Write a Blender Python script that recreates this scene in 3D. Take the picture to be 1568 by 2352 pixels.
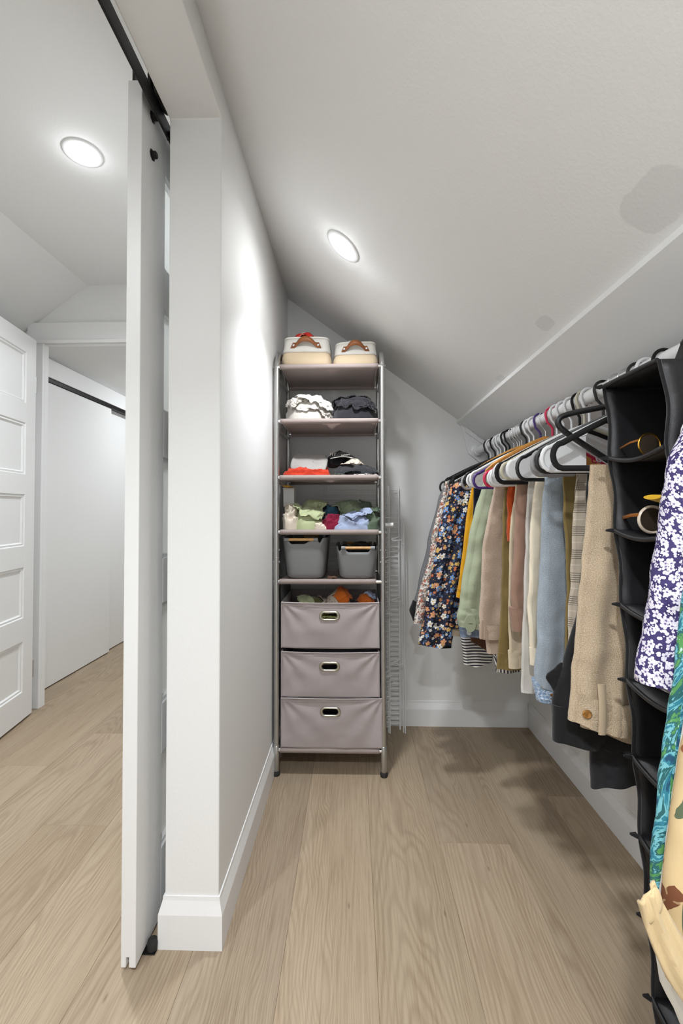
import bpy, bmesh, math, random
import numpy as np
from mathutils import Vector, Matrix, noise as mnoise

for o in list(bpy.data.objects):
    bpy.data.objects.remove(o, do_unlink=True)
SC = bpy.context.scene
COL = SC.collection
PI = math.pi

# ------------------------------------------------------------------ camera
cam = bpy.data.cameras.new('camera')
cam.lens = 1000.0 * 36.0 / 2352.0
cam.sensor_width = 36.0
cam.shift_y = -24.0 / 2352.0
cam.clip_start = 0.02
camo = bpy.data.objects.new('camera', cam)
COL.objects.link(camo)
RT = Vector((0.99963366, 0.02698422, -0.00209768)).normalized()
UP = Vector((0.00266452, -0.02098773, 0.99977618)).normalized()
BK = RT.cross(UP)
camo.matrix_world = Matrix(((RT.x, UP.x, BK.x, 0), (RT.y, UP.y, BK.y, 0), (RT.z, UP.z, BK.z, 1.1), (0, 0, 0, 1)))
SC.camera = camo

# ------------------------------------------------------------------ world, lights, exposure
w = bpy.data.worlds.new('world')
SC.world = w
w.use_nodes = True
w.node_tree.nodes['Background'].inputs[0].default_value = (0.85, 0.88, 0.95, 1)
w.node_tree.nodes['Background'].inputs[1].default_value = 0.3
SC.view_settings.view_transform = 'Standard'
SC.view_settings.look = 'None'
SC.view_settings.gamma = 1
SC.view_settings.use_curve_mapping = False
SC.view_settings.exposure = 1.0

SLOPE = 0.733
CX0, CZ0 = -0.343, 2.22           # ceiling height at the closet side of the partition
def ceil_z(x): return CZ0 - SLOPE * (x - CX0)

def lamp(name, loc, nrm, power, size=0.09, color=(0.925, 0.965, 1.0)):
    l = bpy.data.lights.new(name, 'AREA')
    l.shape = 'DISK'; l.size = size; l.energy = power; l.color = color
    o = bpy.data.objects.new(name, l); COL.objects.link(o)
    o.location = loc
    o.rotation_euler = Vector(nrm).to_track_quat('-Z', 'Y').to_euler()
    return o
NSL = Vector((-SLOPE, 0, -1)).normalized()       # downward normal of the sloped ceiling
P_CLOSET = 2.6
P_NEAR = 10.5
P_HALL = 6.5

# ------------------------------------------------------------------ node helpers
def new_mat(name):
    m = bpy.data.materials.new(name); m.use_nodes = True
    nt = m.node_tree
    return m, nt, nt.nodes['Principled BSDF']
class NT:
    def __init__(s, nt): s.nt = nt
    def n(s, t, ins=None, **kw):
        nd = s.nt.nodes.new(t)
        for k, v in kw.items(): setattr(nd, k, v)
        if ins:
            for k, v in ins.items():
                if hasattr(v, 'bl_idname') or isinstance(v, bpy.types.NodeSocket):
                    s.nt.links.new(v, nd.inputs[k])
                else:
                    nd.inputs[k].default_value = v
        return nd
    def math(s, op, a, b=None, c=None):
        ins = {0: a}
        if b is not None: ins[1] = b
        if c is not None: ins[2] = c
        return s.n('ShaderNodeMath', ins, operation=op).outputs[0]
    def mix(s, f, a, b, mode='MIX'):
        nd = s.n('ShaderNodeMix', None, data_type='RGBA', blend_type=mode)
        for i, v in ((0, f), (6, a), (7, b)):
            if isinstance(v, bpy.types.NodeSocket): s.nt.links.new(v, nd.inputs[i])
            else: nd.inputs[i].default_value = v if i == 0 else c4(v)
        return nd.outputs[2]
    def ramp(s, f, stops, interp='LINEAR'):
        nd = s.n('ShaderNodeValToRGB', {0: f})
        cr = nd.color_ramp; cr.interpolation = interp
        while len(cr.elements) < len(stops): cr.elements.new(0.5)
        for e, (p, c) in zip(cr.elements, stops): e.position = p; e.color = c4(c)
        return nd.outputs[0]
    def coord(s, kind='Object'):
        return s.n('ShaderNodeTexCoord').outputs[kind]
    def mapping(s, v, scale=(1, 1, 1), loc=(0, 0, 0), rot=(0, 0, 0)):
        return s.n('ShaderNodeMapping', {0: v, 'Scale': scale, 'Location': loc, 'Rotation': rot}).outputs[0]
    def noise(s, v, scale, detail=3, rough=0.5, dist=0.0):
        return s.n('ShaderNodeTexNoise', {'Vector': v, 'Scale': scale, 'Detail': detail, 'Roughness': rough, 'Distortion': dist}).outputs[0]
    def bump(s, bsdf, h, strength=0.3, dist=0.002):
        b = s.n('ShaderNodeBump', {'Height': h, 'Strength': strength, 'Distance': dist})
        s.nt.links.new(b.outputs[0], bsdf.inputs['Normal'])
def c4(c):
    return tuple(c) if len(c) == 4 else (c[0], c[1], c[2], 1.0)
def s2l(r, g, b):
    def f(u):
        u /= 255.0
        return u / 12.92 if u <= 0.04045 else ((u + 0.055) / 1.055) ** 2.4
    return (f(r), f(g), f(b), 1.0)

MATS = {}
def plain(name, col, rough=0.5, metal=0.0, bump=0.0, bscale=60, bdist=0.002, var=0.0, vscale=8, spec=0.5):
    m, nt, b = new_mat(name); N = NT(nt)
    co = N.coord('Object')
    base = c4(col)
    if var > 0:
        f = N.noise(co, vscale, 4)
        lo = tuple(max(0, x * (1 - var)) for x in base[:3]); hi = tuple(min(1, x * (1 + var)) for x in base[:3])
        nt.links.new(N.ramp(f, [(0.3, lo), (0.7, hi)]), b.inputs['Base Color'])
    else:
        b.inputs['Base Color'].default_value = base
    b.inputs['Roughness'].default_value = rough
    b.inputs['Metallic'].default_value = metal
    b.inputs['Specular IOR Level'].default_value = spec
    if bump > 0:
        N.bump(b, N.noise(co, bscale, 3), bump, bdist)
    MATS[name] = m
    return m

# cloth: woven colour mottling, fine weave relief, soft sheen
def cloth(name, col, col2=None, wscale=900, mott=0.12, rough=0.9, bump=0.25, transl=0.0, heather=0.0):
    m, nt, b = new_mat(name); N = NT(nt)
    uv = N.coord('UV')
    base = c4(col)
    f = N.noise(uv, 14, 4, 0.6)
    lo = tuple(x * (1 - mott) for x in base[:3]); hi = tuple(min(1, x * (1 + mott)) for x in base[:3])
    c = N.ramp(f, [(0.3, lo), (0.7, hi)])
    if heather > 0:
        g = N.noise(N.mapping(uv, (wscale * 0.7, wscale, 1)), 1.0, 2)
        c = N.mix(N.ramp(g, [(0.42, (0, 0, 0)), (0.62, (heather,) * 3)]), c, c4(col2 or (0.8, 0.8, 0.8)))
    nt.links.new(c, b.inputs['Base Color'])
    b.inputs['Roughness'].default_value = rough
    b.inputs['Specular IOR Level'].default_value = 0.2
    b.inputs['Sheen Weight'].default_value = 0.15
    wv = N.math('ADD', N.n('ShaderNodeTexWave', {'Vector': uv, 'Scale': wscale / 6.28}, bands_direction='X').outputs[1],
                N.n('ShaderNodeTexWave', {'Vector': uv, 'Scale': wscale / 6.28}, bands_direction='Y').outputs[1])
    h = N.math('ADD', N.math('MULTIPLY', wv, 0.25), N.noise(uv, 45, 3))
    N.bump(b, h, bump, 0.0015)
    if transl > 0:
        t = N.n('ShaderNodeBsdfTranslucent', {0: c})
        mx = N.n('ShaderNodeMixShader', {0: transl, 1: b.outputs[0], 2: t.outputs[0]})
        nt.links.new(mx.outputs[0], nt.nodes['Material Output'].inputs[0])
    MATS[name] = m
    return m

def flower_layer(N, vec, scale, petals, rad, rand=0.8, loc=(0, 0, 0), asp=1.0):
    v = N.mapping(vec, (1, asp, 0), loc)
    vor = N.n('ShaderNodeTexVoronoi', {'Vector': v, 'Scale': scale, 'Randomness': rand}, voronoi_dimensions='2D')
    d = N.n('ShaderNodeVectorMath', {0: v, 1: vor.outputs['Position']}, operation='SUBTRACT').outputs[0]
    s = N.n('ShaderNodeSeparateXYZ', {0: d})
    rnd = N.n('ShaderNodeSeparateColor', {0: vor.outputs['Color']})
    a = N.math('ADD', N.math('ARCTAN2', s.outputs[1], s.outputs[0]), N.math('MULTIPLY', rnd.outputs[1], 6.28))
    pet = N.math('MULTIPLY_ADD', N.math('ABSOLUTE', N.math('COSINE', N.math('MULTIPLY', a, petals / 2.0))), 0.45, 0.5)
    rr = N.math('MULTIPLY', N.math('MULTIPLY', pet, rad), N.math('MULTIPLY_ADD', rnd.outputs[2], 0.5, 0.7))
    ln = N.n('ShaderNodeVectorMath', {0: d}, operation='LENGTH').outputs['Value']
    mask = N.math('LESS_THAN', ln, rr)
    ctr = N.math('LESS_THAN', ln, rad * 0.24)
    line = N.math('GREATER_THAN', N.math('ABSOLUTE', N.math('COSINE', N.math('MULTIPLY', a, petals / 2.0))), 0.22)
    return mask, ctr, rnd.outputs[0], line

def floral(name, base, layers, rough=0.75):
    """layers: (scale, petals, rad, palette stops, centre colour, offset)"""
    m, nt, b = new_mat(name); N = NT(nt)
    uv = N.coord('UV')
    wob = N.n('ShaderNodeTexNoise', {'Vector': uv, 'Scale': 160.0, 'Detail': 1})
    wv = N.n('ShaderNodeVectorMath', {0: wob.outputs['Color'], 1: (0.0022,) * 3, 2: uv}, operation='MULTIPLY_ADD').outputs[0]
    c = c4(base)
    for lay in layers:
        sc, pt, rad, pal, cc, off = lay[:6]
        mk, ct, rn, ln = flower_layer(N, wv, sc, pt, rad, 0.85, (off, off * 1.7, 0), lay[6] if len(lay) > 6 else 1.0)
        k = len(pal)
        fc = N.ramp(rn, [(i / k, p) for i, p in enumerate(pal)], 'CONSTANT')
        fc = N.mix(N.math('SUBTRACT', 1.0, ln), fc, N.mix(0.5, fc, c4(base)))
        fc = N.mix(ct, fc, c4(cc))
        c = N.mix(mk, c, fc)
    nt.links.new(c, b.inputs['Base Color'])
    b.inputs['Roughness'].default_value = rough
    b.inputs['Specular IOR Level'].default_value = 0.25
    N.bump(b, N.noise(uv, 60, 3), 0.2, 0.0015)
    MATS[name] = m
    return m

def striped(name, c1, c2, period, axis='Y', duty=0.5):
    m, nt, b = new_mat(name); N = NT(nt)
    s = N.n('ShaderNodeSeparateXYZ', {0: N.coord('UV')})
    t = N.math('FRACT', N.math('MULTIPLY', s.outputs[1 if axis == 'Y' else 0], 1.0 / period))
    nt.links.new(N.mix(N.math('LESS_THAN', t, duty), c1, c2), b.inputs['Base Color'])
    b.inputs['Roughness'].default_value = 0.85
    MATS[name] = m
    return m

def plaid(name, base, dark, light, big=0.055, fine=0.0045):
    m, nt, b = new_mat(name); N = NT(nt)
    s = N.n('ShaderNodeSeparateXYZ', {0: N.coord('UV')})
    c = c4(base)
    for ax in (0, 1):
        zone = N.math('LESS_THAN', N.math('FRACT', N.math('MULTIPLY', s.outputs[ax], 1.0 / big)), 0.45)
        ln = N.math('LESS_THAN', N.math('FRACT', N.math('MULTIPLY', s.outputs[ax], 1.0 / fine)), 0.42)
        c = N.mix(N.math('MULTIPLY', N.math('MULTIPLY', zone, ln), 0.7), c, c4(dark))
        wl = N.math('LESS_THAN', N.math('FRACT', N.math('MULTIPLY_ADD', s.outputs[ax], 1.0 / big, 0.28)), 0.05)
        c = N.mix(N.math('MULTIPLY', wl, 0.5), c, c4(light))
    nt.links.new(c, b.inputs['Base Color'])
    b.inputs['Roughness'].default_value = 0.9
    N.bump(b, N.noise(N.coord('UV'), 60, 3), 0.2, 0.0015)
    MATS[name] = m
    return m

# ------------------------------------------------------------------ mesh helpers
class MB:
    def __init__(s): s.v = []; s.f = []; s.uv = []
    def add(s, vs, fs, uv=None):
        k = len(s.v)
        s.v += [tuple(p) for p in vs]
        s.uv += list(uv) if uv is not None else [None] * len(vs)
        s.f += [tuple(i + k for i in f) for f in fs]
        return s
    def box(s, x0, x1, y0, y1, z0, z1):
        vs = [(x0, y0, z0), (x1, y0, z0), (x1, y1, z0), (x0, y1, z0), (x0, y0, z1), (x1, y0, z1), (x1, y1, z1), (x0, y1, z1)]
        return s.add(vs, [(3, 2, 1, 0), (4, 5, 6, 7), (0, 1, 5, 4), (1, 2, 6, 5), (2, 3, 7, 6), (3, 0, 4, 7)])
    def prism(s, poly, axis, a0, a1):
        """poly in the two other axes, in order (x,y,z without axis)"""
        def P(p, a):
            return (a, p[0], p[1]) if axis == 'x' else (p[0], a, p[1]) if axis == 'y' else (p[0], p[1], a)
        n = len(poly)
        vs = [P(p, a0) for p in poly] + [P(p, a1) for p in poly]
        fs = [tuple(range(n)), tuple(range(2 * n - 1, n - 1, -1))]
        fs += [(i, i + n, (i + 1) % n + n, (i + 1) % n) for i in range(n)]
        return s.add(vs, fs)
    def tube(s, path, r, n=8, cap=True, closed=False):
        P = [Vector(p) for p in path]
        m = len(P)
        rad = r if isinstance(r, (list, tuple)) else [r] * m
        rings = []
        prev = None
        for i in range(m):
            if closed: t = P[(i + 1) % m] - P[i - 1]
            else: t = P[min(i + 1, m - 1)] - P[max(i - 1, 0)]
            t.normalize()
            if prev is None:
                a = Vector((0, 0, 1)) if abs(t.z) < 0.9 else Vector((1, 0, 0))
                u = t.cross(a).normalized()
            else:
                u = (prev - t * prev.dot(t))
                if u.length < 1e-6: u = t.orthogonal()
                u.normalize()
            prev = u
            v = t.cross(u)
            rings.append([P[i] + (u * math.cos(2 * PI * k / n) + v * math.sin(2 * PI * k / n)) * rad[i] for k in range(n)])
        vs = [p for rg in rings for p in rg]
        fs = []
        for i in range(m if closed else m - 1):
            j = (i + 1) % m
            for k in range(n):
                fs.append((i * n + k, i * n + (k + 1) % n, j * n + (k + 1) % n, j * n + k))
        if cap and not closed:
            fs.append(tuple(range(n - 1, -1, -1))); fs.append(tuple((m - 1) * n + k for k in range(n)))
        return s.add(vs, fs)
    def lathe(s, prof, c, n=20, axis=(0, 0, 1), cap=True):
        ax = Vector(axis).normalized(); u = ax.orthogonal().normalized(); v = ax.cross(u)
        vs = [Vector(c) + ax * h + (u * math.cos(2 * PI * k / n) + v * math.sin(2 * PI * k / n)) * r for r, h in prof for k in range(n)]
        fs = [(i * n + k, i * n + (k + 1) % n, (i + 1) * n + (k + 1) % n, (i + 1) * n + k) for i in range(len(prof) - 1) for k in range(n)]
        if cap:
            fs.append(tuple(range(n - 1, -1, -1))); fs.append(tuple((len(prof) - 1) * n + k for k in range(n)))
        return s.add(vs, fs)
    def loft(s, rings, cap0=True, cap1=True, uvs=None):
        """rings: closed loops; with uvs the seam column is doubled"""
        m = len(rings); n = len(rings[0])
        if uvs is None:
            vs = [p for r in rings for p in r]
            fs = [(i * n + k, i * n + (k + 1) % n, (i + 1) * n + (k + 1) % n, (i + 1) * n + k) for i in range(m - 1) for k in range(n)]
            if cap0: fs.append(tuple(range(n - 1, -1, -1)))
            if cap1: fs.append(tuple((m - 1) * n + k for k in range(n)))
            return s.add(vs, fs)
        q = n + 1
        vs = [p for r in rings for p in list(r) + [r[0]]]
        uv = [t for r in uvs for t in r]
        fs = [(i * q + k, i * q + k + 1, (i + 1) * q + k + 1, (i + 1) * q + k) for i in range(m - 1) for k in range(n)]
        if cap0: fs.append(tuple(range(n - 1, -1, -1)))
        if cap1: fs.append(tuple((m - 1) * q + k for k in range(n)))
        return s.add(vs, fs, uv)
    def grid(s, P, uv=None, skip=None):
        nu, nv = len(P), len(P[0])
        vs = [p for r in P for p in r]
        fs = [(i * nv + j, (i + 1) * nv + j, (i + 1) * nv + j + 1, i * nv + j + 1) for i in range(nu - 1) for j in range(nv - 1)
              if not (skip and skip(i, j))]
        return s.add(vs, fs, [t for r in uv for t in r] if uv else None)

def wloc(o):
    l = Vector((0, 0, 0))
    while o is not None:
        l += o.location; o = o.parent
    return l
def obj(name, mb, mat, parent=None, smooth=None, bevel=0.0, seg=2, solid=0.0, sub=0, origin=None):
    me = bpy.data.meshes.new(name)
    if parent is not None: off = wloc(parent)
    elif origin is not None: off = Vector(origin)
    else:
        a = np.array(mb.v); off = Vector(((a[:, 0].min() + a[:, 0].max()) / 2, (a[:, 1].min() + a[:, 1].max()) / 2, a[:, 2].min()))
    me.from_pydata([(p[0] - off.x, p[1] - off.y, p[2] - off.z) for p in mb.v], [], mb.f)
    if any(t is not None for t in mb.uv):
        ul = me.uv_layers.new(name='uv')
        for lp in me.loops:
            t = mb.uv[lp.vertex_index]
            ul.data[lp.index].uv = t if t else (0, 0)
    bm = bmesh.new(); bm.from_mesh(me)
    bmesh.ops.recalc_face_normals(bm, faces=bm.faces)
    bm.to_mesh(me); bm.free()
    if smooth:
        me.polygons.foreach_set('use_smooth', [True] * len(me.polygons))
        me.set_sharp_from_angle(angle=math.radians(smooth if smooth > 1 else 50))
    me.update()
    o = bpy.data.objects.new(name, me); COL.objects.link(o)
    me.materials.append(MATS[mat] if isinstance(mat, str) else mat)
    if parent is not None: o.parent = parent
    else: o.location = off
    if solid:
        md = o.modifiers.new('thickness', 'SOLIDIFY'); md.thickness = solid; md.offset = 0
    if sub:
        md = o.modifiers.new('subdivision', 'SUBSURF'); md.levels = sub; md.render_levels = sub
    if bevel:
        md = o.modifiers.new('bevel', 'BEVEL'); md.width = bevel; md.segments = seg; md.limit_method = 'ANGLE'; md.angle_limit = math.radians(40)
    return o
def tag(o, label, cat, group=None):
    o['label'] = label; o['category'] = cat
    if group: o['group'] = group
    return o
def thing(name, label, cat, loc, group=None):
    o = bpy.data.objects.new(name, None); o.empty_display_size = 0.05
    COL.objects.link(o); o.location = loc
    return tag(o, label, cat, group)
def struct(name, mb, mat, label=None, **k):
    o = obj(name, mb, mat, **k); o['kind'] = 'structure'
    if label: o['label'] = label
    return o
def struct_root(name, loc, label=None):
    o = bpy.data.objects.new(name, None); COL.objects.link(o); o.location = loc; o['kind'] = 'structure'
    if label: o['label'] = label
    return o
def lerp_tab(tab, z):
    """tab: (z, value) pairs with z falling"""
    if z >= tab[0][0]: return tab[0][1]
    for (a, b), (c, d) in zip(tab, tab[1:]):
        if z >= c:
            t = (z - a) / (c - a) if a != c else 0
            return b + (d - b) * t
    return tab[-1][1]
def arc(c, r, a0, a1, n, plane='xz'):
    out = []
    for i in range(n + 1):
        a = a0 + (a1 - a0) * i / n
        p, q = r * math.cos(a), r * math.sin(a)
        out.append((c[0] + p, c[1], c[2] + q) if plane == 'xz' else (c[0], c[1] + p, c[2] + q) if plane == 'yz' else (c[0] + p, c[1] + q, c[2]))
    return out

# ------------------------------------------------------------------ shared materials
def wall_paint(name, col, bump=0.12, patches=None):
    m, nt, b = new_mat(name); N = NT(nt)
    co = N.coord('Object')
    c = c4(col)
    if patches:
        s = N.n('ShaderNodeSeparateXYZ', {0: N.n('ShaderNodeNewGeometry').outputs['Position']})
        wob = N.noise(co, 18, 4)
        f = None
        for (px, py, rx, ry) in patches:
            dx = N.math('MULTIPLY', N.math('SUBTRACT', s.outputs[0], px), 1.0 / rx)
            dy = N.math('MULTIPLY', N.math('SUBTRACT', s.outputs[1], py), 1.0 / ry)
            d = N.math('ADD', N.math('POWER', N.math('ABSOLUTE', dx), 3.0), N.math('POWER', N.math('ABSOLUTE', dy), 3.0))
            mk = N.n('ShaderNodeMapRange', {0: N.math('ADD', d, N.math('MULTIPLY', wob, 1.2)), 1: 1.45, 2: 1.6, 3: 1.0, 4: 0.0}).outputs[0]
            f = mk if f is None else N.math('MAXIMUM', f, mk)
        nt.links.new(N.mix(f, c, tuple(x * 0.90 for x in c[:3])), b.inputs['Base Color'])
    else:
        b.inputs['Base Color'].default_value = c
    b.inputs['Roughness'].default_value = 0.65
    b.inputs['Specular IOR Level'].default_value = 0.25
    h = N.math('ADD', N.noise(co, 140, 3, 0.6), N.math('MULTIPLY', N.noise(co, 35, 2), 0.5))
    N.bump(b, h, bump, 0.0025)
    MATS[name] = m
WALL = (0.85, 0.85, 0.84)
wall_paint('wall_paint', WALL)
wall_paint('ceiling_paint', (0.86, 0.86, 0.85), 0.22, patches=[(0.498, 0.715, 0.038, 0.064), (0.509, 1.158, 0.018, 0.034), (0.532, 1.582, 0.011, 0.03)])
wall_paint('room_paint', (0.86, 0.86, 0.85), 0.2)
plain('trim_paint', (0.87, 0.87, 0.87), 0.42, bump=0.06, bscale=25, bdist=0.001)
plain('door_paint', (0.87, 0.87, 0.865), 0.4, bump=0.06, bscale=30, bdist=0.001)
plain('black_metal', (0.022, 0.021, 0.022), 0.42, 0.6, bump=0.05, bscale=200)
plain('chrome', (0.75, 0.75, 0.76), 0.16, 1.0)
plain('satin_tube', (0.50, 0.50, 0.49), 0.30, 0.9, bump=0.03, bscale=300)
plain('black_rubber', (0.02, 0.02, 0.02), 0.7)
plain('white_wire', (0.9, 0.9, 0.9), 0.35)
plain('white_plastic', (0.8, 0.8, 0.8), 0.3)
plain('dark_void', (0.01, 0.01, 0.01), 0.9)

def glass_frosted():
    m, nt, b = new_mat('frosted_glass'); N = NT(nt)
    b.inputs['Base Color'].default_value = (0.86, 0.87, 0.86, 1)
    b.inputs['Roughness'].default_value = 0.35
    t = N.n('ShaderNodeBsdfTranslucent', {0: (0.9, 0.91, 0.9, 1)})
    mx = N.n('ShaderNodeMixShader', {0: 0.55, 1: b.outputs[0], 2: t.outputs[0]})
    nt.links.new(mx.outputs[0], nt.nodes['Material Output'].inputs[0])
    MATS['frosted_glass'] = m
glass_frosted()

def emit(name, col, st):
    m, nt, b = new_mat(name)
    b.inputs['Base Color'].default_value = (1, 1, 1, 1)
    b.inputs['Emission Color'].default_value = c4(col); b.inputs['Emission Strength'].default_value = st
    MATS[name] = m
emit('lamp_lens', (1, 0.97, 0.93), 9.0)

def wood_floor():
    m, nt, b = new_mat('oak_plank'); N = NT(nt)
    rnd = N.n('ShaderNodeObjectInfo').outputs['Random']
    co = N.coord('Object')
    offs = N.n('ShaderNodeCombineXYZ', {0: N.math('MULTIPLY', rnd, 7.3), 1: N.math('MULTIPLY', rnd, 31.0), 2: 0.0}).outputs[0]
    v = N.n('ShaderNodeVectorMath', {0: co, 1: offs}, operation='ADD').outputs[0]
    # cathedral growth rings: distance field around a slowly wandering heart line
    warp = N.noise(N.mapping(v, (3.0, 0.9, 1)), 1.0, 3, 0.55)
    s = N.n('ShaderNodeSeparateXYZ', {0: v})
    lx = N.n('ShaderNodeSeparateXYZ', {0: co})
    hx = N.math('ADD', N.math('SUBTRACT', lx.outputs[0], N.math('MULTIPLY_ADD', rnd, 0.16, -0.08)), N.math('MULTIPLY', warp, 0.16))
    hx = N.math('MULTIPLY', hx, hx)
    ring = N.math('ADD', N.math('MULTIPLY', hx, 620.0), N.math('MULTIPLY', s.outputs[1], 5.0))
    ring = N.math('ADD', ring, N.math('MULTIPLY', warp, 16.0))
    rw = N.math('MULTIPLY_ADD', N.math('SINE', N.math('MULTIPLY', ring, 6.28)), 0.5, 0.5)
    rw = N.math('POWER', rw, 2.0)
    fine = N.noise(N.mapping(v, (170, 5, 1)), 1.0, 4, 0.65)
    pores = N.noise(N.mapping(v, (380, 16, 1)), 1.0, 2, 0.6)
    broad = N.noise(N.mapping(v, (9, 0.8, 1)), 1.0, 3)
    tone = N.n('ShaderNodeVectorMath', {0: co, 1: offs}, operation='ADD')
    base = N.ramp(rnd, [(0.0, s2l(172, 154, 128)), (0.25, s2l(180, 163, 138)), (0.5, s2l(168, 150, 124)), (0.75, s2l(178, 160, 134)), (1.0, s2l(171, 152, 126))])
    c = N.mix(N.math('MULTIPLY', rw, 0.34), base, s2l(118, 96, 70))
    c = N.mix(N.n('ShaderNodeMapRange', {0: fine, 1: 0.45, 2: 0.72, 3: 0.0, 4: 0.6}).outputs[0], c, s2l(118, 96, 72))
    c = N.mix(N.n('ShaderNodeMapRange', {0: pores, 1: 0.6, 2: 0.75, 3: 0.0, 4: 0.4}).outputs[0], c, s2l(104, 84, 64))
    c = N.mix(N.n('ShaderNodeMapRange', {0: broad, 1: 0.3, 2: 0.7, 3: 0.0, 4: 0.35}).outputs[0], c, s2l(196, 180, 156))
    kn = N.n('ShaderNodeTexVoronoi', {'Vector': N.mapping(v, (3.2, 1.0, 1)), 'Scale': 1.0}, voronoi_dimensions='2D').outputs['Distance']
    c = N.mix(N.n('ShaderNodeMapRange', {0: kn, 1: 0.003, 2: 0.014, 3: 0.5, 4: 0.0}).outputs[0], c, s2l(84, 64, 46))
    c = N.mix(1.0, c, N.n('ShaderNodeObjectInfo').outputs['Color'], 'MULTIPLY')
    nt.links.new(c, b.inputs['Base Color'])
    b.inputs['Roughness'].default_value = 0.5
    b.inputs['Specular IOR Level'].default_value = 0.35
    N.bump(b, N.math('SUBTRACT', 1.0, N.math('ADD', N.math('MULTIPLY', fine, 0.6), N.math('MULTIPLY', pores, 0.6))), 0.2, 0.001)
    MATS['oak_plank'] = m
wood_floor()

# ================================================================== STRUCTURE
XR = 0.895        # closet knee wall
YB = 2.265        # closet back wall
XW0, XW1 = -0.481, -0.343   # partition between closet and hall
YE = 1.115        # end of the partition
ZH = 2.133        # header soffit
YN = -1.0         # near end behind the camera
YHALL = 2.42
XL = -1.95

# floor: base slab with every plank its own piece
fl = struct('floor', MB().box(XL - 0.2, XR + 0.15, YN - 0.2, 5.2, -0.06, -0.012), 'dark_void', origin=(0, 0, 0))
PW = 0.229
rng = random.Random(5)
k0 = int(math.floor((XL + 0.175) / PW)); k1 = int(math.ceil((XR + 0.175) / PW))
LONG = 1.52
plank_mesh = {}
def plank(x0, y0, y1):
    key = round(y1 - y0, 3)
    if key not in plank_mesh:
        L = y1 - y0; g = 0.0002; ch = 0.0006
        mb = MB()
        a, c = PW / 2 - g, L / 2 - g
        vs = []
        for (ins, z) in ((0, -0.012), (0, -ch), (ch, 0.0)):
            vs += [(-a + ins, -c + ins, z), (a - ins, -c + ins, z), (a - ins, c - ins, z), (-a + ins, c - ins, z)]
        fs = [(0, 3, 2, 1), (8, 9, 10, 11)]
        for r in (0, 4):
            fs += [(r + i, r + (i + 1) % 4, r + 4 + (i + 1) % 4, r + 4 + i) for i in range(4)]
        me = bpy.data.meshes.new('plank'); me.from_pydata(vs, [], fs); me.materials.append(MATS['oak_plank'])
        plank_mesh[key] = me
    o = bpy.data.objects.new('plank', plank_mesh[key]); COL.objects.link(o)
    o.parent = fl; o.location = (x0 + PW / 2, (y0 + y1) / 2, 0)
    kk = round((x0 + 0.175) / PW)
    tone = {-1: 0.90, 0: 1.09, 1: 0.97, 3: 0.92}.get(kk)
    if kk == 2: tone = 0.93 if (y0 + y1) / 2 > 1.473 else 1.06
    if tone is None: tone = rng.uniform(0.90, 1.10)
    tone *= 0.93; o.color = (tone * 1.02, tone, tone * (1.0 + 0.03 * rng.random()), 1)
joints = {2: 1.473, -6 + 1: 2.147, -5 + 1: 1.523}
offs_cycle = [0.35, 0.95, 1.473, 0.12, 0.71, 1.28]
for k in range(k0, k1 + 1):
    x = -0.175 + k * PW
    j = joints.get(k, None)
    if j is None: j = offs_cycle[k % 6] if x < -0.5 else {-1: 0.85, 0: 0.80, 1: 0.78, 3: 0.9}.get(k, 0.2)
    ys = [j - 3 * LONG, j - 2 * LONG, j - LONG, j, j + LONG, j + 2 * LONG, j + 3 * LONG, j + 4 * LONG]
    for a, c in zip(ys, ys[1:]):
        a2, c2 = max(a, YN - 0.1), min(c, 5.1)
        if c2 - a2 > 0.02 and not (x > 0.95): plank(x, a2, c2)

# partition with the door opening and its header (closet on the right, hall on the left)
poly = [(YE, 0), (YB + 0.15, 0), (YB + 0.15, 2.30), (YN, 2.30), (YN, 0), (0.17, 0), (0.17, ZH), (YE, ZH)]
struct('wall_left', MB().prism(poly, 'x', XW0, XW1), 'wall_paint', 'pale grey partition wall ending at the barn door opening', bevel=0.003, origin=(0, 0, 0))
struct('wall_back', MB().box(XW1, XR + 0.12, YB, YB + 0.15, 0, 2.3), 'wall_paint', 'pale grey gable wall behind the shelf tower', origin=(0, 0, 0))
struct('wall_right', MB().box(XR, XR + 0.12, YN, YB, 0, 1.5), 'wall_paint', 'low knee wall behind the hanging clothes', origin=(0, 0, 0))
struct('wall_front', MB().box(XL - 0.12, XR + 0.12, YN - 0.12, YN, 0, 2.5), 'wall_paint', origin=(0, 0, 0))
struct('wall_hall_left', MB().box(XL - 0.12, XL, YN, YHALL, 0, 2.3), 'wall_paint', origin=(0, 0, 0))
DX0, DX1, DZ = -1.755, -0.95, 2.05
poly = [(XL, 0), (DX0 - 0.02, 0), (DX0 - 0.02, DZ + 0.02), (DX1 + 0.02, DZ + 0.02), (DX1 + 0.02, 0), (XW0, 0), (XW0, 2.5), (XL, 2.5)]
struct('wall_hall_end', MB().prism(poly, 'y', YHALL, YHALL + 0.03), 'wall_paint', 'hall end wall with a doorway under the vaulted ceiling', origin=(0, 0, 0))
struct('wall_room_left', MB().box(XL - 0.12, XL, YHALL + 0.03, 5.1, 0, 2.3), 'room_paint', origin=(0, 0, 0))
struct('wall_room_right', MB().box(XW0 - 0.02, XW0 + 0.1, YHALL + 0.03, 5.1, 0, 2.5), 'room_paint', origin=(0, 0, 0))
struct('wall_room_end', MB().box(XL - 0.12, 0.1, 5.0, 5.12, 0, 2.5), 'room_paint', origin=(0, 0, 0))
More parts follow.
